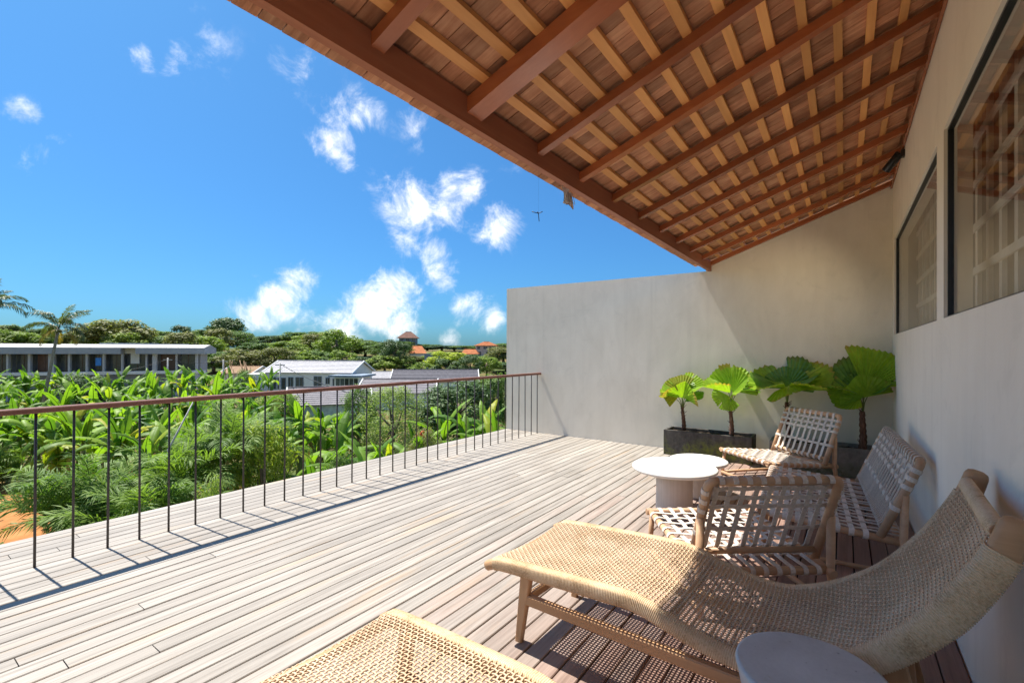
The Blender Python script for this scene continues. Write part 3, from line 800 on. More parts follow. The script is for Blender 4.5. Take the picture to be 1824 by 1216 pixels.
tag(chaise, 'curved cane chaise longue stretching across the right foreground towards the wall', 'chaise longue', 'cane chaises longues in the foreground')
ch2 = make_chaise(False); ch2.location = (-1.532, .615, 0); ch2.rotation_euler = (0,0,math.radians(-3.6))
tag(ch2, 'cane chaise longue of which only the foot end shows at the bottom edge', 'chaise longue', 'cane chaises longues in the foreground')

# ---- round concrete side table between the chaises
st = empty('side_table', (-.0745, 1.545, 0)); tag(st, 'round grey concrete drum table beside the chaise longue', 'side table')
MB().lathe([(.125,0),(.128,.004),(.140,.2),(.160,.38),(.181,.485),(.188,.512),(.186,.518),(.180,.520)], 64).build('drum', M['concrete'], st)
MB().lathe([(.178,.5195),(.178,.5215)], 64).build('table_top', M['concrete'], st)

# ---- two coffee tables
def coffee(loc, zt, R_, rb, label):
    e = empty('coffee_table', (*loc, 0)); tag(e, label, 'coffee table', 'cream coffee tables')
    MB().lathe([(rb+.004,0),(rb,.01),(rb-.004,zt*.5),(rb,zt-.04)], 48).build('pedestal', M['pedestal'], e)
    MB().lathe([(R_-.05,zt-.042),(R_-.012,zt-.036),(R_-.002,zt-.026),(R_,zt-.016),(R_-.004,zt-.006),(R_-.014,zt)], 64).build('table_top', M['white_top'], e)
coffee((-1.209, 4.19), .40, .355, .155, 'larger round cream coffee table nearest the strap chair')
coffee((-1.165, 4.835), .342, .272, .165, 'smaller round cream coffee table tucked behind the larger one')

# ---- planters
def planter(x0, x1, y0, y1, h, mat, label):
    e = empty('planter', ((x0+x1)/2, (y0+y1)/2, 0)); tag(e, label, 'planter', 'trough planters along the end wall')
    w, d = (x1-x0)/2, (y1-y0)/2; th = .03; mb = MB()
    def jit(): return R.uniform(-.0025,.0025)
    mb.box((-w,-d,0),(w,-d+th,h)); mb.box((-w,d-th,0),(w,d,h)); mb.box((-w,-d+th,0),(-w+th,d-th,h-.001)); mb.box((w-th,-d+th,0),(w,d-th,h-.001)); mb.box((-w+th,-d+th,0),(w-th,d-th,.04))
    o = mb.build('trough', mat, e)
    bv = o.modifiers.new('bevel', 'BEVEL'); bv.width = .004; bv.segments = 1
    mb = MB(); nx, ny = 30, 8; vs = [(-w+th+(2*w-2*th)*i/nx, -d+th+(2*d-2*th)*j/ny, h-.045+R.uniform(-.012,.015)) for i in range(nx+1) for j in range(ny+1)]
    mb.quad_mesh(vs, [(i*(ny+1)+j,(i+1)*(ny+1)+j,(i+1)*(ny+1)+j+1,i*(ny+1)+j+1) for i in range(nx) for j in range(ny)], True).build('soil', M['soil'], e)
    return e
planter(-2.005, -.925, 6.445, 6.80, .335, M['planter_dark'], 'dark mossy concrete trough on the left, holding two fan palms')
planter(-.735, .40, 6.45, 6.82, .328, M['planter_grey'], 'lighter grey concrete trough on the right, behind the far chair')

# ---- fan palms
def fan_mesh(span, cup, fold, nrib=22, seed=0):
    """round pleated leaf, radius 1, hub at the origin, blade towards +Y, facing +Z"""
    rr = random.Random(seed); mb = MB(); vs = [(0,0,0)]; fs = []; n = nrib*2; slits = [rr.randrange(nrib) for _ in range(1)]
    rads = (.22, .6, .95, 1.04)
    for ri, q in enumerate(rads):
        for i in range(n+1):
            a = -span/2 + span*i/n; ridge = (1 if i % 2 else -1)
            ln = q
            if ri >= 2: ln = q*(1 + .03*math.sin(7*a+seed))
            if ri == 3: ln = (1.022 if i % 2 else .985)*(1 + .03*math.sin(7*a+seed))
            x, y = ln*math.sin(a), ln*math.cos(a)
            z = cup*ln*ln + ridge*.02*min(1, q*1.2) + fold*abs(math.sin(a))*ln - .20*max(0, ln-.55)*(1+math.sin(2.0*a+seed)) + .05*ln*math.sin(4*a+seed*2)
            vs.append((x, y, z))
    for i in range(n): fs.append((0, 1+i, 2+i))
    for ri in range(len(rads)-1):
        b = 1+ri*(n+1); c = b+n+1
        for i in range(n):
            if ri == 2 and rr.random() < .02: continue
            if ri >= 1 and (i//2) in slits and i % 2: continue
            fs.append((b+i, c+i, c+i+1, b+i+1))
    mb.quad_mesh(vs, fs, False); return mb
FANK = ((3.1,.08,.14),(2.5,.12,.5),(3.4,-.28,-.05),(2.5,.2,.65),(1.75,.12,.45))
fan_data = {}
def fan_palm(base, top, leaves, label, trunk_r=.024):
    base, top = Vector(base), Vector(top)
    e = empty('fan_palm', base); tag(e, label, 'palm', 'potted fan palms')
    t_ = top-base; pts = []; rs = []
    for k in range(15):
        f = k/14; pts.append(t_*f + Vector((.006*math.sin(5*f), .004*math.cos(7*f), 0))); rs.append(trunk_r*(1.25-.45*f)*(1.12 if k % 2 else .92)*R.uniform(.93,1.07))
    o = MB().tube(pts, rs, 10).build('trunk', M['palm_trunk'], e)
    mb = MB()
    for k in range(16):                                            # old fibre stubs
        f = R.random(); a = R.random()*6.28; p = t_*f; d = Vector((math.cos(a), math.sin(a), .9)); L = R.uniform(.02,.05)
        mb.tube([p+d*.012, p+d*.012+d*L], [.006,.002], 4)
    mb.build('fibre', M['palm_trunk'], o)
    for (hub, tipdir, nrm, rad, kind, mat) in leaves:
        hub = Vector(hub)-base; y = Vector(tipdir).normalized(); z = Vector(nrm).normalized(); z = (z - y*z.dot(y)).normalized(); x = y.cross(z)
        sp_, cu, fo = FANK[kind]; fan_data['n'] = fan_data.get('n', 0)+1
        me = fan_mesh(sp_*R.uniform(.85,1.12), cu+R.uniform(-.08,.08), fo*R.uniform(.7,1.3), R.choice((16,18,20)), fan_data['n']*7).mesh('leaf'); me.materials.append(M[mat])
        l = bpy.data.objects.new('leaf', me); col.objects.link(l); l.parent = e
        mt = Matrix((x, y, z)).transposed().to_4x4() @ Matrix.Scale(rad, 4); mt.translation = hub
        l.matrix_local = mt
        s0 = t_ - Vector((0,0,.03)); mid = (s0+hub)*.5 + Vector((0,0,.02))
        MB().tube([s0, mid, hub + y*.02], [.007,.005,.004], 6).build('petiole', M['petiole'], e)
def on(x, y, Y):                           # photo point -> world at wall distance Y
    d = FW + RT*((x-CX)/FPX) + UP*((CY-y)/FPX); return CAM + d*(Y/d.y)
YP = 6.62
L_ = lambda x, y, dy: on(x, y, YP+dy)
fan_palm(on(1218,766,YP), on(1216,724,YP), [
  (L_(1214,700,-.03), (-.8,-.1,.62), (.3,-.9,.3), .25, 0, 'fan_yellow'),
  (L_(1208,703,-.08), (-.75,-.55,.25), (-.2,-.5,.85), .24, 1, 'fan'),
  (L_(1216,708,-.06), (.25,-.4,.85), (.1,-.95,-.2), .25, 3, 'fan'),
  (L_(1222,696,.02), (.9,.1,.35), (-.2,-.6,.8), .27, 1, 'fan'),
  (L_(1204,708,-.02), (-.95,-.2,-.02), (0,-.3,.95), .22, 1, 'fan_yellow'),
  (L_(1226,704,.03), (.95,.2,-.02), (0,-.4,.9), .20, 0, 'fan_dark'),
  (L_(1216,690,.06), (.1,.3,.95), (-.1,-.9,.3), .17, 0, 'fan')],
  'smallest fan palm with yellowing leaves, leftmost in the dark trough')
fan_palm(on(1303,776,YP), on(1302,726,YP), [
  (L_(1302,696,.02), (.12,.12,.97), (-.05,-.98,.15), .32, 0, 'fan'),
  (L_(1301,699,-.06), (-.92,-.3,.12), (.05,-.28,.95), .33, 1, 'fan'),
  (L_(1305,699,-.04), (.72,-.25,.62), (-.55,-.7,.45), .31, 3, 'fan'),
  (L_(1297,704,.0), (-.5,-.1,-.8), (-.1,-.9,.3), .20, 0, 'fan'),
  (L_(1310,698,.05), (.9,.2,.15), (-.2,-.35,.9), .28, 1, 'fan_dark')],
  'bright fan palm with one large upright pleated leaf, second from the left')
fan_palm(on(1404,790,YP), on(1402,716,YP), [
  (L_(1402,692,.05), (.05,.1,.95), (0,-.95,.3), .27, 0, 'fan_dark'),
  (L_(1400,690,-.02), (-.95,-.2,-.06), (.05,-.25,.97), .42, 1, 'fan'),
  (L_(1396,688,.06), (-.85,.2,.32), (.3,-.4,.85), .38, 1, 'fan_dark'),
  (L_(1407,690,-.02), (.95,-.15,-.10), (-.05,-.3,.95), .43, 1, 'fan'),
  (L_(1408,688,.05), (.8,.15,.35), (-.3,-.5,.8), .34, 1, 'fan_dark'),
  (L_(1404,688,-.05), (.35,-.85,.25), (0,-.45,.9), .30, 2, 'fan')],
  'wide spreading fan palm whose trunk stands behind the far strap chair')
fan_palm(on(1536,801,YP), on(1537,732,YP), [
  (L_(1540,694,.0), (.56,.0,.82), (-.35,-.90,.25), .46, 4, 'fan'),
  (L_(1538,708,-.08), (-.12,-.45,.7), (.05,-.8,.6), .27, 0, 'fan'),
  (L_(1534,704,.0), (-.95,.0,.28), (.25,-.45,.85), .40, 1, 'fan_dark'),
  (L_(1543,704,.0), (.85,.0,.42), (-.35,-.55,.75), .29, 1, 'fan_dark'),
  (L_(1533,708,-.03), (-.8,-.2,-.35), (0,-.6,.8), .29, 1, 'fan'),
  (L_(1538,700,.06), (-.25,.1,.95), (.1,-.95,.2), .24, 0, 'fan_dark')],
  'tall fan palm with a leaf reaching into the wall corner, rightmost', .032)

# ================================================================== the land below the terrace
def smooth(a, b, x):
    t = max(0, min(1, (x-a)/(b-a))); return t*t*(3-2*t)
def ground_z(x, y):
    d = Vector((x, y)).dot(Vector((FW.x, FW.y)).normalized()); l = math.hypot(x, y)
    return -5.6 + 6.6*smooth(75, 190, l) + .9*smooth(190, 420, l) + .35*math.sin(x*.13)*math.cos(y*.11)*smooth(14, 40, l)
mb = MB(); N = 90; vs = []
for i in range(N+1):
    for j in range(N+1):
        u, v = 2*i/N-1, 2*j/N-1
        x, y = math.copysign(abs(u)**2.2*1500, u), math.copysign(abs(v)**2.2*1500, v)
        vs.append((x, y, ground_z(x, y)))
mb.quad_mesh(vs, [(i*(N+1)+j, (i+1)*(N+1)+j, (i+1)*(N+1)+j+1, i*(N+1)+j+1) for i in range(N) for j in range(N)], True)
tag(mb.build('ground', M['earth']), kind='structure')

def spot(x, d):                       # ground point seen along photo column x at depth d
    p = px(x, CY, d); return Vector((p.x, p.y, ground_z(p.x, p.y)))

ROWS = {}
def ordinal(n):
    w = ('first','second','third','fourth','fifth','sixth','seventh','eighth','ninth','tenth','eleventh','twelfth')
    return w[n-1] if n <= 12 else '%d%s' % (n, 'th' if 10 < n % 100 < 14 else {1:'st',2:'nd',3:'rd'}.get(n % 10, 'th'))
def in_row(row, x, o, fmt):           # label given later, once the whole row is known
    ROWS.setdefault(row, []).append((x, o, fmt)); o['group'] = row; return o
# ---- trees: crown of leaf clumps over a forked trunk
def crown_mesh(seed, n_clump, n_leaf, leaf, flat_=1.0, droop=.3, airy=.35, low=-1.0):
    r = random.Random(seed); mb = MB(); vs = []; fs = []
    cl = []
    for k in range(n_clump):
        a = r.random()*6.283; v = r.uniform(low, 1); rad = math.sqrt(max(0, 1-.9*v*v))*r.uniform(.5, 1.0)
        cl.append((Vector((rad*math.cos(a)*.92, rad*math.sin(a)*.92, (v*.95-.12 if low < -.6 else v*.8)*flat_)), r.uniform(.18, .40)))
    for c, cr in cl:
        m_ = int(n_leaf*(cr/.29)**2)
        for q in range(m_):
            d = Vector((r.gauss(0,1), r.gauss(0,1), r.gauss(.25,1))).normalized()
            p = c + d*cr*(r.random()**airy); p.z *= .95
            nrm = (d + Vector((r.uniform(-.7,.7), r.uniform(-.7,.7), r.uniform(-.1,.9)))).normalized()
            t_ = nrm.cross(Vector((r.uniform(-1,1), r.uniform(-1,1), -droop))).normalized(); b_ = nrm.cross(t_)
            s = leaf*r.uniform(.6, 1.35); i0 = len(vs)
            vs += [p - t_*s, p - b_*s*.42 + nrm*s*.06, p + t_*s, p + b_*s*.42 + nrm*s*.06]; fs.append((i0, i0+1, i0+2, i0+3))
    mb.quad_mesh(vs, fs, False); return mb.mesh('crown'), cl
def trunk_mesh(seed, cl):
    r = random.Random(seed+50); mb = MB()
    mb.tube([(0,0,-1.95), (.03,.02,-1.2), (0,-.03,-.5), (.02,0,.1)], [.085,.065,.055,.03], 8)
    for c, cr in cl[:9]:
        z0 = r.uniform(-.9, -.2); mb.tube([(0,0,z0), (c.x*.45, c.y*.45, z0+(c.z-z0)*.4), (c.x*.85, c.y*.85, c.z*.9)], [.04,.026,.01], 6)
    return mb.mesh('trunk')
KINDS = {}
for key, args in dict(a=(1,52,95,.075), b=(2,56,80,.07,.8,.3,.35,-.35), c=(3,46,110,.08,1.0), d=(4,52,60,.085,.9,.3,.6), e=(5,60,90,.06,1.0)).items():
    cm, cl = crown_mesh(*args); tmsh = trunk_mesh(args[0], cl); tmsh.materials.append(M['trunk'])
    KINDS[key] = (cm, tmsh)
crown_cache = {}
def tree(loc, width, height, key, tone, name, label, cat='tree', group=None):
    """loc on the ground; crown fills the top; mesh space is z -1.95 .. 0.85"""
    cm, tmsh = KINDS[key]
    if (key, tone) not in crown_cache:
        c2 = cm.copy(); c2.materials.append(TREE[tone]); crown_cache[(key, tone)] = c2
    e = empty(name, loc, R.uniform(0, 6.28)); tag(e, label, cat, group)
    sz = height/2.8; sc = (width/2, width/2, sz)
    place(crown_cache[(key, tone)], 'crown', None, e, (0,0,1.95*sz), None, sc)
    place(tmsh, 'trunk', None, e, (0,0,1.95*sz), None, sc)
    return e
def tree_px(x, ytop, wpx, d, key, tone, name, label, group=None):
    if name in ('wood_tree', 'garden_tree') and (718 < x < 768 or 815 < x < 892): ytop = max(ytop, 634); wpx = min(wpx, 50)
    g = spot(x, d); top = px(x, ytop, d).z
    return tree(g, wpx*d/FPX*1.02, max(1.5, (top-g.z)*1.0), key, tone, name, label, 'tree', group)

SKY = [(-150,585),(0,576),(60,584),(100,592),(150,588),(200,572),(235,580),(300,590),(330,584),(370,590),(405,570),(440,592),(480,594),(520,588),(560,588),(600,592),(640,600),(700,603),(760,609),(830,613),(880,606),(1000,606)]
TONE = {'mid':'mid-green','light':'light green','dark':'dark green','olive':'olive green'}
def skyline(x):
    for (a, ya), (b, yb) in zip(SKY[:-1], SKY[1:]):
        if a <= x <= b: return ya + (yb-ya)*(x-a)/(b-a)
    return 600
x = -130
while x < 980:
    tone = R.choice(['mid','mid','dark','olive','mid']); 
    if not (385 < x < 425): in_row('trees of the skyline', x, tree_px(x, skyline(x)+R.uniform(1,9), R.uniform(44,66), R.uniform(170,215), R.choice('abce'), tone, 'skyline_tree', 'x'), TONE[tone] + ' tree in the farthest skyline row, %s from the left')
    x += R.uniform(17, 26)
x = 365
while x < 960:
    tone = R.choice(['mid','light','olive','mid','light','dark']); in_row('trees of the wooded belt', x, tree_px(x, skyline(x)+R.uniform(7,22), R.uniform(50,76), R.uniform(125,150), R.choice('acde'), tone, 'wood_tree', 'x'), TONE[tone] + ' tree in the wooded belt below the skyline, %s from the left')
    x += R.uniform(22, 34)
x = 380
while x < 960:
    tone = R.choice(['mid','light','light','dark','olive']); in_row('trees among the distant houses', x, tree_px(x, max(616, skyline(x)+26)+R.uniform(0,14), R.uniform(54,82), R.uniform(92,112), R.choice('acde'), tone, 'garden_tree', 'x'), TONE[tone] + ' rounded tree among the distant houses, %s from the left')
    x += R.uniform(30, 44)
x = -120
while x < 380:
    tone = R.choice(['mid','light','olive']); in_row('trees behind the villa', x, tree_px(x, skyline(x)+R.uniform(8,20), R.uniform(52,78), R.uniform(90,115), R.choice('acd'), tone, 'wood_tree', 'x'), TONE[tone] + ' tree rising behind the long grey villa, %s from the left')
    x += R.uniform(26, 38)
tree_px(405, 566, 66, 150, 'b', 'dark', 'rain_tree', 'tall dark domed tree standing above the skyline')
tree_px(322, 582, 40, 175, 'c', 'dark', 'cypress_tree', 'small dark pointed tree between the villa and the domed tree')
tree_px(205, 570, 120, 100, 'b', 'olive', 'mango_tree', 'broad brownish green tree behind the middle of the villa')
tree_px(600, 588, 80, 118, 'd', 'light', 'acacia_tree', 'pale yellow-green feathery tree behind the white house')
tree_px(703, 608, 62, 108, 'e', 'dark', 'breadfruit_tree', 'dark green tree left of the orange roofed house')
tree_px(795, 626, 78, 100, 'a', 'lime', 'young_tree', 'round light green tree in front of the blue-grey wall')
tree_px(838, 634, 46, 92, 'e', 'dark', 'dense_tree', 'dark dense tree at the right of the slate roof')

# ---- banana plants
def banana_leaf(seed, L, Wd, lift, droop):
    r = random.Random(seed); n = 11; mb = MB(); mid = []; a = lift
    p = Vector((0,0,0)); ds = L/n
    for k in range(n+1):
        mid.append(p.copy()); a -= droop/n*(1+k/n); p = p + Vector((math.cos(a)*ds, 0, math.sin(a)*ds))
    def w(f): return Wd*(math.sin(PI*min(1, .10+f*.92))**.55)*(1 if f < .98 else .3) if f > .10 else Wd*.04
    for s in (-1, 1):
        k = 1
        while k < n:
            run = r.choice((1,1,2,3)); e = min(n, k+run)
            ang = r.uniform(.15, .6) + (r.uniform(.2,.7) if r.random() < .25 else 0)
            vs = []; fs = []
            for q in range(k, e+1):
                f = q/n; ww = w(f)*r.uniform(.93, 1.04)
                t_ = (mid[min(q+1,n)]-mid[max(q-1,0)]).normalized(); up_ = Vector((-t_.z,0,t_.x))
                sh = -.06*L*(.2) if False else 0
                o1 = mid[q] + up_*.012; o2 = mid[q] + Vector((0,s*ww*.55*math.cos(ang*.5),0)) + up_*(ww*.22*(1-ang)) + t_*ww*.12
                o3 = mid[q] + Vector((0,s*ww*math.cos(ang),0)) + up_*(ww*.16 - ww*math.sin(ang)*.75) + t_*ww*.22
                vs += [o1, o2, o3]
            if e-k >= 1:
                g_ = .12*ds          # slit between torn strips
                for i in range(e-k):
                    b = i*3; fs += [(b, b+1, b+4, b+3) if s > 0 else (b+3, b+4, b+1, b), (b+1, b+2, b+5, b+4) if s > 0 else (b+4, b+5, b+2, b+1)]
                t_ = (mid[min(e,n)]-mid[max(e-1,0)]).normalized()
                vs[-1] = vs[-1] - t_*g_; vs[-2] = vs[-2] - t_*g_*.5
                mb.quad_mesh(vs, fs, True)
            k = e
    mb.tube([m_ for m_ in mid], [.022*(1-.8*i/n)+.003 for i in range(n+1)], 4)
    return mb.mesh('leaf')
BL = [banana_leaf(i, *a) for i, a in enumerate(((2.2,.21,1.25,1.5),(2.0,.20,1.35,.9),(2.3,.22,1.0,2.0),(1.8,.19,1.45,.4),(2.1,.22,.75,1.6),(1.9,.20,1.2,1.1),(2.0,.20,1.5,.7)))]
for me in BL: me.materials.append(M['banana'])
bstem = MB().tube([(0,0,-.1),(.02,0,.8),(0,.02,1.6),(.01,0,2.3)], [.13,.11,.085,.05], 8).mesh('stem'); bstem.materials.append(M['banana_stem'])
BLd = [me.copy() for me in BL[2:5]]
for me in BLd: me.materials.clear(); me.materials.append(M['banana_dry'])
def banana(loc, h, label, group, name='banana_plant', stems=None):
    e = empty(name, loc, R.uniform(0,6.28)); tag(e, label, 'banana plant', group)
    ns = stems or R.choice((1,1,2,2,3)); nl = 10 if ns == 1 else 7
    for q in range(ns):
        a = R.uniform(0,6.28); off = Vector((math.cos(a), math.sin(a), 0))*(0 if q == 0 else R.uniform(.5,1.1)); hh = h*(1 if q == 0 else R.uniform(.55,.9))
        sh = max(.35, (hh-.95)/2.3); place(bstem, 'stem', None, e, off, (R.uniform(-.06,.06), R.uniform(-.06,.06), 0), (max(.8, sh), max(.8, sh), sh))
        for k in range(nl):
            s = R.uniform(.85, 1.25)
            place(R.choice(BL), 'leaf', None, e, off + Vector((0,0,2.2*sh - .05*k)), (R.uniform(-.25,.25), R.uniform(-.35,.25), k*2.4 + R.uniform(-.4,.4)), (s, s*R.uniform(.85,1.15), s))
    for k in range(R.choice((1,1,2,3))):
        s = R.uniform(.7, .95); place(R.choice(BLd), 'dry_leaf', None, e, (0,0,max(.4, 2.05*sh-.2)), (R.uniform(-.3,.3), R.uniform(.8,1.3), R.uniform(0,6.28)), (s, s*.7, s))
    return e
# top of the plantation as the photo shows it: height of the leaf tops by column
def banana_px(x, ytop, d, row):
    g = spot(x, d); in_row('banana plants of the ' + row, x, banana(g, max(2.0, min(5.6, px(x, ytop, d).z - g.z)), None, None), 'banana plant in the ' + row + ' behind the railing, %s from the left')
x = -60
while x < 480:
    banana_px(x, R.uniform(660,684), R.uniform(40,50), 'farthest row'); x += R.uniform(17, 25)
x = -80
while x < 660:
    banana_px(x, R.uniform(680,710) + (22 if x > 430 else 0) + (26 if x > 480 else 0), R.uniform(28,36), 'second farthest row'); x += R.uniform(22, 33)
x = -60
while x < 600:
    banana_px(x, R.uniform(716,754), R.uniform(21,26), 'middle row'); x += R.uniform(27, 38)
for x, yt, d in ((60,752,24.5),(150,745,20.5),(215,752,17),(262,765,16.5),(10,768,26),(340,742,19),(600,770,17),(655,810,15),(700,808,15),(560,800,15.5),(790,735,21),(835,742,20),(868,735,21),(885,760,18),(740,780,18)):
    banana_px(x, yt, d, 'nearest row')

# ---- feathery palms beside the terrace and coconut palms by the villa
def frond_mesh(seed, L, n, leaf, lift, droop, wid, hang):
    r = random.Random(seed); mb = MB(); mid = []; a = lift; p = Vector((0,0,0)); ds = L/16
    for k in range(17):
        mid.append(p.copy()); a -= droop/16*(.5+k/16); p = p + Vector((math.cos(a)*ds, 0, math.sin(a)*ds))
    mb.tube(mid, [.018*(1-.85*i/16)+.002 for i in range(17)], 4)
    for k in range(n):
        f = .14 + .86*k/n; q = f*16; i = min(15, int(q)); o = mid[i].lerp(mid[i+1], q-i); t_ = (mid[i+1]-mid[i]).normalized(); up_ = Vector((-t_.z,0,t_.x))
        ll = leaf*math.sin(PI*(.12+.86*f))**.7
        for s in (-1, 1):
            d = (Vector((0,s,0))*r.uniform(.5,.75) + t_*.8 + up_*r.uniform(-.25,.55)).normalized(); l2 = ll*r.uniform(.85,1.1)
            side = t_.cross(d).cross(d).normalized()*wid
            m_ = o + d*l2*.55 + Vector((0,0,-hang*l2*.12)); e = o + d*l2 + Vector((0,0,-hang*l2*.5))
            mb.quad_mesh([o-side*.4, o+side*.4, m_+side, m_-side, e], [(0,1,2,3),(3,2,4)], False)
    return mb.mesh('frond')
AF = [frond_mesh(i, *a) for i, a in enumerate(((2.1,46,.70,1.25,1.9,.0165,.7),(1.9,44,.64,1.05,1.6,.0165,.9),(2.2,48,.72,1.4,1.4,.0165,.6)))]
for me in AF: me.materials.append(M['areca'])
cane = MB().tube([(0,0,0),(.05,0,1.0),(.12,0,2.0)], [.045,.035,.03], 7).mesh('cane'); cane.materials.append(M['banana_stem'])
def areca(loc, h, n, label, spread=1.0):
    e = empty('areca_palm', loc, R.uniform(0,6.28)); tag(e, label, 'palm', 'feathery palms beside the terrace')
    for q in range(5):
        a = q*1.3; off = Vector((math.cos(a), math.sin(a), 0))*R.uniform(.1,.5); sh = max(.2, (h-1.4)/2.0)*R.uniform(.75,1.0)
        place(cane, 'cane', None, e, off, (0,0,a), (1,1,sh))
        for k in range(n):
            s = R.uniform(.8,1.1)*spread
            place(R.choice(AF), 'frond', None, e, off + Vector((math.cos(a)*.12, math.sin(a)*.12, 2.0*sh-.05)), (R.uniform(-.3,.3), R.uniform(-.3,.3), a + k*2.4 + R.uniform(-.3,.3)), (s,s,s))
def areca_px(x, ytop, d, n, label, sp_=1.0):
    g = spot(x, d); areca(g, px(x, ytop, d).z - g.z, n, label, sp_)
areca_px(145, 812, 12.0, 8, 'broad feathery palm at the left, its fronds touching the deck edge')
areca_px(6, 812, 23.0, 6, 'feathery palm cut by the left edge of the picture')
areca_px(240, 832, 11.5, 7, 'feathery palm with spiky low fronds behind the third baluster group')
areca_px(330, 752, 13.5, 7, 'taller feathery palm with arching fronds left of the shrub')
areca_px(412, 728, 15.0, 7, 'feathery palm with a drooping frond above the yellow-green shrub')
CF = [frond_mesh(20+i, *a) for i, a in enumerate(((3.2,52,.75,.9,1.5,.03,1.3),(3.0,50,.7,.6,1.9,.03,1.4),(3.3,50,.7,1.2,1.0,.03,1.1)))]
for me in CF: me.materials.append(M['coco'])
CFd = [me.copy() for me in CF[:2]]
for me in CFd: me.materials.clear(); me.materials.append(M['coco_dry'])
def coconut(x0, y0, x1, y1, d, label, wind=0.0, s_=1.0, nf=12):
    g = spot(x0, d); top = px(x1, y1, d); e = empty('coconut_palm', g); tag(e, label, 'palm')
    v = top-g; MB().tube([(0,0,-.3), v*.35+Vector((-.1,0,0)), v*.7, v], [.2,.15,.13,.11], 9).build('trunk', M['coco_trunk'], e)
    az = math.atan2(RT.y, RT.x)
    for k in range(nf):
        a = az + k*2.4 + R.uniform(-.2,.2); tilt = R.uniform(-.55,.35)
        place(R.choice(CF), 'frond', None, e, v, (R.uniform(-.2,.2), tilt, a), (s_,s_,s_))
    for k in range(3):
        place(R.choice(CFd), 'dry_frond', None, e, v - Vector((0,0,.1)), (0, .9+R.uniform(0,.3), az + (k*2.1+.2)), (s_*.75,)*3)
    mb = MB()
    for k in range(6): mb.lathe([(.02,-.12),(.1,-.06),(.11,0),(.08,.08),(.02,.11)], 8, tuple(v + Vector((math.cos(k*1.1)*.2, math.sin(k*1.1)*.2, -.25-.06*(k % 3)))))
    mb.build('coconuts', M['banana_stem'], e)
coconut(72, 660, 104, 584, 46, 'thin leaning coconut palm with ragged fronds in front of the villa', 0, 1.0, 15)
coconut(-40, 660, -22, 548, 42, 'coconut palm at the left edge, only its fronds in the picture', 0, 1.05, 16)

# ---- nearer shrubs and small trees
def bush_px(x, ytop, wpx, d, key, tone, name, label, group=None):
    g = spot(x, d); top = px(x, ytop, d).z
    return tree(g, wpx*d/FPX, top-g.z, key, tone, name, label, 'shrub' if 'shrub' in name else 'tree', group)
fine = crown_mesh(31, 60, 120, .045, .95, .4, .45); tm_ = trunk_mesh(31, fine[1]); tm_.materials.append(M['trunk']); KINDS['f'] = (fine[0], tm_)
fine2 = crown_mesh(32, 70, 130, .034, 1.0, .5, .5); tm_ = trunk_mesh(32, fine2[1]); tm_.materials.append(M['trunk']); KINDS['g'] = (fine2[0], tm_)
fine3 = crown_mesh(33, 70, 150, .05, .9, .3, .4); tm_ = trunk_mesh(33, fine3[1]); tm_.materials.append(M['trunk']); KINDS['h'] = (fine3[0], tm_)
bush_px(470, 762, 125, 14.5, 'f', 'lime', 'croton_shrub', 'yellow-green leafy shrub behind the middle balusters')
bush_px(700, 694, 125, 25, 'g', 'pale', 'bamboo_shrub', 'tall pale feathery shrub right of the mint gable')
bush_px(815, 682, 150, 30, 'h', 'dark', 'mango_tree', 'dense dark round tree behind the far balusters')
bush_px(885, 668, 90, 34, 'h', 'mid', 'garden_tree', 'leafy green tree against the end wall')
bush_px(640, 690, 70, 31, 'f', 'mid', 'citrus_tree', 'small mid-green tree left of the pale feathery shrub')
bush_px(150, 668, 78, 40, 'h', 'dark', 'vine_covered_tree', 'dark vine covered stump-like tree among the banana plants')
bush_px(760, 770, 80, 17.5, 'f', 'olive', 'hedge_shrub', 'pale olive shrub near the deck edge, right of the middle')
bush_px(705, 822, 60, 13.5, 'f', 'lime', 'flower_shrub', 'low yellowish shrub close to the deck edge')
bush_px(800, 800, 70, 15, 'f', 'mid', 'low_shrub', 'low green shrub under the dark round tree')
bush_px(610, 815, 70, 14, 'h', 'mid', 'low_shrub', 'low green shrub behind the middle of the railing')
bush_px(380, 862, 80, 11, 'f', 'light', 'low_shrub', 'low light green shrub at the deck edge, left of the yellow-green shrub')
bush_px(500, 700, 90, 42, 'f', 'light', 'garden_tree', 'light green small tree in front of the white house')
bush_px(435, 660, 40, 52, 'f', 'mid', 'garden_tree', 'green bushy tree at the left corner of the white house')
# red flowering plant
e = empty('heliconia', spot(751, 19)); tag(e, 'small plant with orange red flower spikes behind the railing', 'flower')
top = px(751, 770, 19).z - e.location.z
for k in range(18):
    a = R.random()*6.28; r0 = R.random()*.35; p = Vector((math.cos(a)*r0, math.sin(a)*r0, top-R.random()*.75)); d = Vector((R.uniform(-.6,.6), R.uniform(-.6,.6), .5))
    MB().tube([p, p+d*.14, p+d*.26], [.025,.05,.006], 5).build('flower_spike', M['flower_red'], e)
mb = MB()
for k in range(7): mb.tube([(R.uniform(-.1,.1),R.uniform(-.1,.1),0), (R.uniform(-.3,.3),R.uniform(-.3,.3),top-.2)], [.02,.01], 5)
tag(mb.build('stem', M['banana_stem'], e), kind='stuff')
# leaning bamboo pole
g = spot(268, 13.2); e = empty('bamboo_pole', g); tag(e, 'pale bamboo pole leaning among the palms', 'pole')
MB().tube([(0,0,0), (px(300,800,13.2)-g), (px(344,716,13.6)-g)], [.03,.026,.018], 7).build('pole_shaft', M['pole'], e)

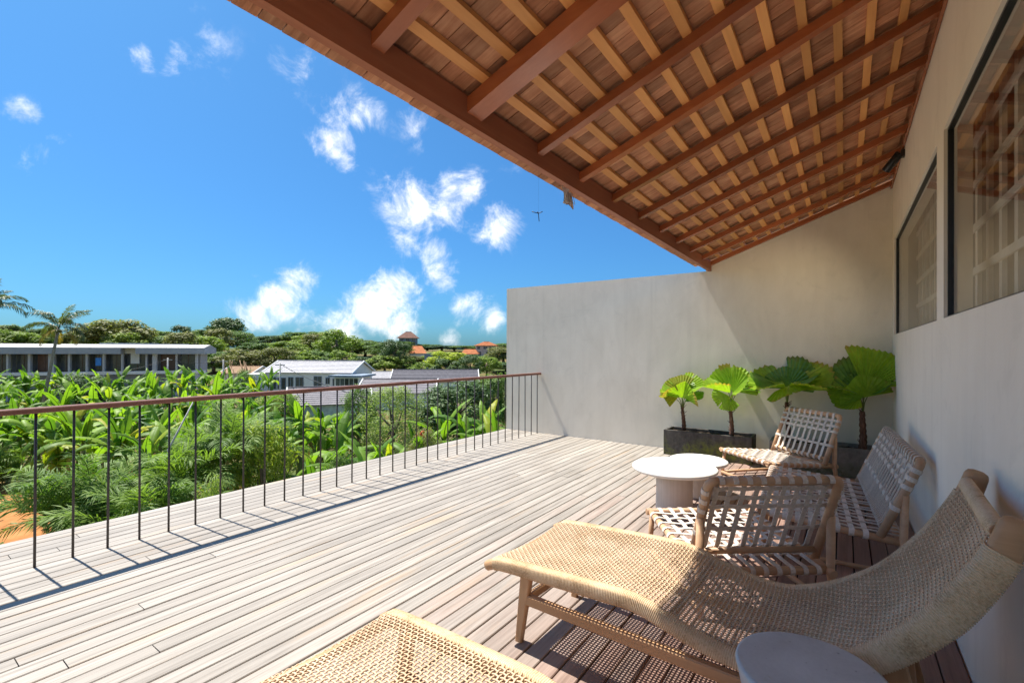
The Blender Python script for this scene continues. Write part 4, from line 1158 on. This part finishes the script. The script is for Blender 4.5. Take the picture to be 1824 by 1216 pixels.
# ---- ground cover between the plants
mb = MB(); r = random.Random(99); vs = []; fs = []
for k in range(26000):
    d = 9 + 55*(r.random()**1.5); xx = r.uniform(-220, 930); p = px(xx, CY, d)
    if p.x > XE-.15: continue
    if xx < 78 and 14 < d < 24 and r.random() < .96: continue
    gz = ground_z(p.x, p.y); clump = .5+.5*math.sin(p.x*1.7)*math.cos(p.y*1.3)
    p = Vector((p.x, p.y, gz + (r.random()**1.3)*(.5+1.1*clump)))
    nrm = Vector((r.gauss(0,.6), r.gauss(0,.6), 1)).normalized(); t_ = nrm.cross(Vector((r.uniform(-1,1), r.uniform(-1,1), 0))).normalized(); b_ = nrm.cross(t_)
    s = r.uniform(.09, .26); i0 = len(vs); vs += [p-t_*s, p-b_*s*.35, p+t_*s-Vector((0,0,s*.3)), p+b_*s*.35]; fs.append((i0,i0+1,i0+2,i0+3))
mb.quad_mesh(vs, fs, False); tag(mb.build('undergrowth', M['under']), 'low leafy ground cover between the banana plants', 'ground cover', kind='stuff')

# ================================================================== buildings
BA = math.atan2(RT.y, RT.x)
def anchored(name, x, d, label, cat='building', turn=0.0, group=None):
    g = spot(x, d); e = empty(name, g, BA + turn); tag(e, label, cat, group); return e, g
# long grey villa at the left; local x to the right, y away from the camera, z above its ground
VT = .42; d0 = 62; e, g = anchored('villa', 150, d0, 'long low grey villa with white columns and dark glass behind the banana plants', 'building', VT)
k_ = d0/FPX
def vx(x):
    q = (x-CX)/FPX; q0 = (150-CX)/FPX; return (q-q0)*d0/(math.cos(VT) - q*math.sin(VT))
def vz(y): return H + (CY-y)*k_ - g.z
def vbox(n_, x0, x1, y0, y1, zt_, zb_, mat, parent=e): return MB().box((vx(x0), y0, vz(zb_)), (vx(x1), y1, vz(zt_))).build(n_, mat, parent)
vbox('fascia', -75, 220, -1.2, 9, 618.8, 630, M['grey_wall']); vbox('fascia', 246, 367, -1.2, 9, 618.8, 630, M['grey_wall']); vbox('fascia_recess', 220.05, 245.95, .6, 8.9, 619.2, 629.5, M['white_wall'])
mb = MB(); mb.quad_mesh([(vx(-75),-1.1,vz(618.6)),(vx(366),-1.1,vz(618.6)),(vx(366),4,vz(612.0)),(vx(-75),4,vz(612.0)),(vx(366),8.9,vz(618.6)),(vx(-75),8.9,vz(618.6))], [(0,1,2,3),(3,2,4,5),(0,3,5),(1,4,2)]); mb.build('roof', M['pale_roof'], e)
vbox('parapet', 150, 262, 5.1, 6.0, 609.5, 614.5, M['bluegrey_wall']); vbox('parapet', 266, 322, 4.6, 5.4, 610.5, 616, M['grey_wall'])
vbox('rear_wall', -75, 350, 3.0, 8.6, 630.2, 745, M['grey_wall'])
vbox('sill_beam', -75, 366, -.6, .2, 661.5, 667, M['white_wall'])
vbox('lower_wall', -75, 350, 0.6, 2.9, 667.2, 745, M['grey_wall'])
for x0, x1 in ((-70,-62),(-30,-22),(14,20),(52,59),(88,101),(123,129),(154,160),(184,190),(217,222),(260,265),(272,282),(313,318),(348,354)):
    MB().box((vx(x0+1.2), -.5, 0), (vx(x1-1.2), .1, vz(630.2))).build('column', M['grey_pale'], e)
for i, (x0, x1) in enumerate(((-62,-30),(-22,14),(20,52),(59,88),(101,123),(129,154),(160,184),(190,217),(222,260),(282,313),(318,348))):
    w = empty('window', (vx(x0)+.06, 1.0, vz(661)), 0, e); W_ = vx(x1)-vx(x0)-.12; Hw = vz(631)-vz(661)
    MB().box((0,0,.06),(W_,.05,Hw-.05)).build('pane', M['winglass'] if i not in (3, 9) else M['winglass_brown'], w)
    fm_ = MB(); fm_.box((0,-.05,0),(W_,.07,.06)); fm_.box((0,-.05,Hw-.05),(W_,.07,Hw)); fm_.box((W_*.5-.03,-.05,.06),(W_*.5+.03,.07,Hw-.05)); fm_.build('frame', M['winglass_brown'], w)
vbox('recess_panel', 230.2, 245.8, .62, .98, 629.6, 648, M['white_wall'])
vbox('blue_panel', 173, 183, -.52, -.45, 637, 651, M['blue_panel'])
# houses with pitched roofs
def gable_house(name, xc, d, x0, x1, y_ridge, y_eave, y_base, depth, wall, roofm, label, turn=0.0, windows=(), over=.35, hip=0.0):
    e, g = anchored(name, xc, d, label, 'house', turn); k = d/FPX
    X0, X1 = (x0-xc)*k, (x1-xc)*k; zr_, ze = H+(CY-y_ridge)*k-g.z, H+(CY-y_eave)*k-g.z
    mb = MB(); mb.box((X0,0,0),(X1,depth,ze)); hh = (zr_-ze)*.93
    if hip == 0:
        for X in (X0, X1-.02): mb.quad_mesh([(X,0,ze),(X,depth,ze),(X,depth/2,ze+hh),(X+.02,0,ze),(X+.02,depth,ze),(X+.02,depth/2,ze+hh)], [(0,1,2),(5,4,3),(0,2,5,3),(1,4,5,2)])
    mb.build('wall', wall, e)
    # roof in courses of tile, each course its own step
    rf = empty('roof', (0,0,0), 0, e); n = 9
    for side in (0, 1):
        mbs = MB()
        for c_ in range(n):
            f0, f1 = c_/n, (c_+1)/n
            for f, lst in ((f0, 0),): pass
            ya = -over + (depth/2+over)*f0; yb_ = -over + (depth/2+over)*f1 + .04
            za = ze - .12 + (zr_-ze+.12)*f0; zb_ = ze - .12 + (zr_-ze+.12)*f1
            i0 = hip*f0; i1 = hip*f1
            xs0, xs1 = X0-over+i0, X1+over-i0; xt0, xt1 = X0-over+i1, X1+over-i1
            if side: ya, yb_ = depth-ya, depth-yb_
            th = .05
            mbs.quad_mesh([(xs0,ya,za+th),(xs1,ya,za+th),(xt1,yb_,zb_+.01),(xt0,yb_,zb_+.01),(xs0,ya,za-th*.5),(xs1,ya,za-th*.5)], [(0,1,2,3) if not side else (3,2,1,0), (4,5,1,0)])
        mbs.build('roof_slope', roofm, rf)
    if hip:
        for sg, X in ((-1, X0-over), (1, X1+over)):
            MB().quad_mesh([(X,-over,ze-.1),(X,depth+over,ze-.1),(X-sg*hip,depth/2,zr_)], [(0,1,2) if sg < 0 else (2,1,0)]).build('roof_slope', roofm, rf)
    else:
        for X in (X0-over, X1+over):
            rings = [[(X+a, y_, z_+b) for a, b in ((-.06,-.12),(.06,-.12),(.06,.1),(-.06,.1))] for y_, z_ in ((-over, ze-.12), (depth/2, zr_), (depth+over, ze-.12))]
            MB().rings(rings, True, True, False).build('bargeboard', M['white_wall'], rf)
    MB().box((X0-over+hip, depth/2-.12, zr_-.02), (X1+over-hip, depth/2+.12, zr_+.1)).build('ridge_cap', roofm, rf)
    for (a, b, yt_, yb2) in windows:
        w = empty('window', ((a-xc)*k, -.03, H+(CY-yb2)*k-g.z), 0, e); W_, Hw = (b-a)*k, (yb2-yt_)*k
        MB().box((0,-.01,0),(W_,.02,Hw)).build('pane', M['winglass'], w)
        fm_ = MB(); t_ = .06; fm_.box((0,-.05,0),(W_,-.011,t_)); fm_.box((0,-.05,Hw-t_),(W_,-.011,Hw)); fm_.box((0,-.05,t_),(t_,-.011,Hw-t_)); fm_.box((W_-t_,-.05,t_),(W_,-.011,Hw-t_)); fm_.box((W_/2-t_/2,-.05,t_),(W_/2+t_/2,-.011,Hw-t_)); fm_.build('frame', M['bluegrey_wall'], w)
    return e, k, g
e, k, g = gable_house('white_house', 545, 66, 468, 628, 642, 660.5, 700, 7.5, M['white_wall'], M['house_tile'], 'white house with pale tiled gable roof and glazed upper floor', -.10,
    [(478,490,671,692),(492,508,671,692),(512,522,670,692),(526,541,670,692),(560,575,668,688),(582,590,670,682),(595,607,672,686)])
MB().box(((440-545)*k, -2.2, 0), ((470-545)*k, 4, H+(CY-664)*k-g.z)).build('side_wing', M['white_wall'], e)
MB().box(((612-545)*k, -2.2, 0), ((656-545)*k, 1.5, H+(CY-668)*k-g.z)).build('glazed_bay', M['white_wall'], e)
MB().box(((606-545)*k, -3.0, H+(CY-667)*k-g.z), ((664-545)*k, 2.0, H+(CY-664)*k-g.z)).build('bay_roof', M['bluegrey_wall'], e)
for i in range(5):
    w = empty('window', ((615+i*8-545)*k, -2.24, H+(CY-682)*k-g.z), 0, e); MB().box((0,-.02,0), (6.6*k,.03,12*k)).build('pane', M['winglass'], w)
gable_house('slate_house', 775, 74, 700, 850, 657.5, 676, 700, 8, M['white_wall'], M['house_tile_dark'], 'house with long dark slate roof and white gable right of the white house', .12)
gable_house('grey_house', 690, 80, 650, 718, 661, 674, 700, 7, M['white_wall'], M['house_tile'], 'small pale roofed house between the white house and the slate roof', .05)
gable_house('low_house', 705, 56, 640, 770, 676, 696, 730, 8, M['white_wall'], M['house_tile_mid'], 'low house with plain grey roof just above the handrail', .08)
gable_house('mint_house', 590, 45, 520, 655, 692, 716, 760, 7, M['teal_wall'], M['house_tile_mid'], 'mint coloured house with grey roof seen between the balusters', .35)
gable_house('shed', 420, 78, 395, 448, 652, 662, 690, 6, M['white_wall'], M['timber'], 'low thatched shed with bare timber beside the white house', 0)
gable_house('orange_house', 744, 140, 730, 757, 613, 626, 650, 7, M['white_wall'], M['terracotta'], 'small house with bright orange tiled roof among the trees', .2, (), .5, 1.4)
gable_house('pink_house', 864, 150, 847, 884, 605.5, 612, 640, 8, M['pink_wall'], M['terracotta'], 'two storey pinkish house with terracotta roof near the end wall', 0, [(850,855,614,619),(861,868,614,619),(871,880,614,619),(852,857,623,630),(866,876,623,631)], .6, 3.0)
gable_house('terracotta_house', 836, 140, 823, 849, 619, 627, 650, 6, M['pink_wall'], M['terracotta'], 'small terracotta roofed house left of the pinkish house', 0, (), .5, 1.0)
gable_house('tower_house', 726, 175, 711, 742, 588, 599, 640, 6.4, M['bluegrey_wall'], M['brown_roof'], 'tall narrow house with brown pyramid roof rising above the treetops', .15, [(713,719,600.5,605),(723,729,600.5,605),(733,739,600.5,605),(713,719,607,612),(723,729,607,612),(733,739,607,612)], .8, 3.0)
e, g = anchored('garden_wall', 770, 118, 'flat blue-grey wall beside the orange roofed house', 'wall'); k = 118/FPX
MB().box((-14*k,0,0), (16*k,.4,H+(CY-628)*k-g.z)).build('wall_slab', M['bluegrey_wall'], e); MB().box((-14*k-.1,-.08,H+(CY-628)*k-g.z), (16*k+.1,.48,H+(CY-627)*k-g.z)).build('coping', M['grey_wall'], e)
# scaffold poles by the shed
e, g = anchored('scaffold', 428, 74, 'tangle of bare timber scaffold poles beside the white house', 'scaffold'); mb = MB()
for i in range(12):
    a, b = R.uniform(-2.4,2.4), R.uniform(-2.4,2.4); MB().tube([(a,R.uniform(-1,1),0),(b*.4+a*.6,R.uniform(-1,1),H+(CY-R.uniform(638,656))*74/FPX-g.z)], .06, 5).build('scaffold_pole', M['timber'], e)
# power poles and cables
poles = []
for x, yt_, d, lb in ((299,637,55,'slim grey power pole in front of the villa'), (398,640,60,'slim grey power pole left of the white house'), (499,646,50,'grey power pole standing before the white house roof')):
    e, g = anchored('power_pole', x, d, lb, 'pole', 0, 'power poles'); hz = px(x, yt_, d).z-g.z
    MB().tube([(0,0,-.2),(0,0,hz)], [.11,.075], 8).build('pole_shaft', M['pole'], e); MB().box((-.5,-.04,hz-.28),(.5,.04,hz-.2)).build('crossarm', M['pole'], e); poles.append((x, yt_, d))
def cable(a, b, sag, label, r_=.02):
    A, B = px(*a), px(*b); e = empty('cable', A); tag(e, label, 'cable', 'overhead cables')
    MB().tube([(B-A)*(i/14) + Vector((0,0,-sag*4*(i/14)*(1-i/14))) for i in range(15)], r_, 5).build('wire', M['cable'], e)
cable((499,648,50), (745,728,24), .5, 'dark cable sloping down to the right from the pole by the white house', .03)
cable((299,639,55), (150,664,50), .5, 'thin cable running left from the pole before the villa', .018)
cable((299,639,55), (398,642,60), .4, 'thin cable between the two slim poles left of the white house', .016)
# street lamp
e, g = anchored('street_lamp', 765, 30, 'small white headed street lamp in front of the dark round tree', 'lamp'); tz = px(765,752,30).z-g.z
MB().tube([(0,0,-.2),(0,0,tz-.2),(.1,0,tz+.02)], [.05,.04,.03], 7).build('post', M['pole'], e)
MB().lathe([(.03,-.10),(.15,-.03),(.17,.04),(.13,.12),(.04,.17)], 14, (.22,0,tz+.06)).build('lamp_head', M['lampwhite'], e)

for row, lst in ROWS.items():
    seen = sorted([q for q in lst if q[0] > -14], key=lambda q: q[0])
    for i, (x, o, fmt) in enumerate(seen): o['label'] = fmt % ordinal(i+1)
    for (x, o, fmt) in lst:
        pass
    for i, (x, o, fmt) in enumerate(sorted([q for q in lst if q[0] <= -14], key=lambda q: -q[0])): o['label'] = fmt.replace(', %s from the left', ', %s beyond the left picture edge' % ordinal(i+1))
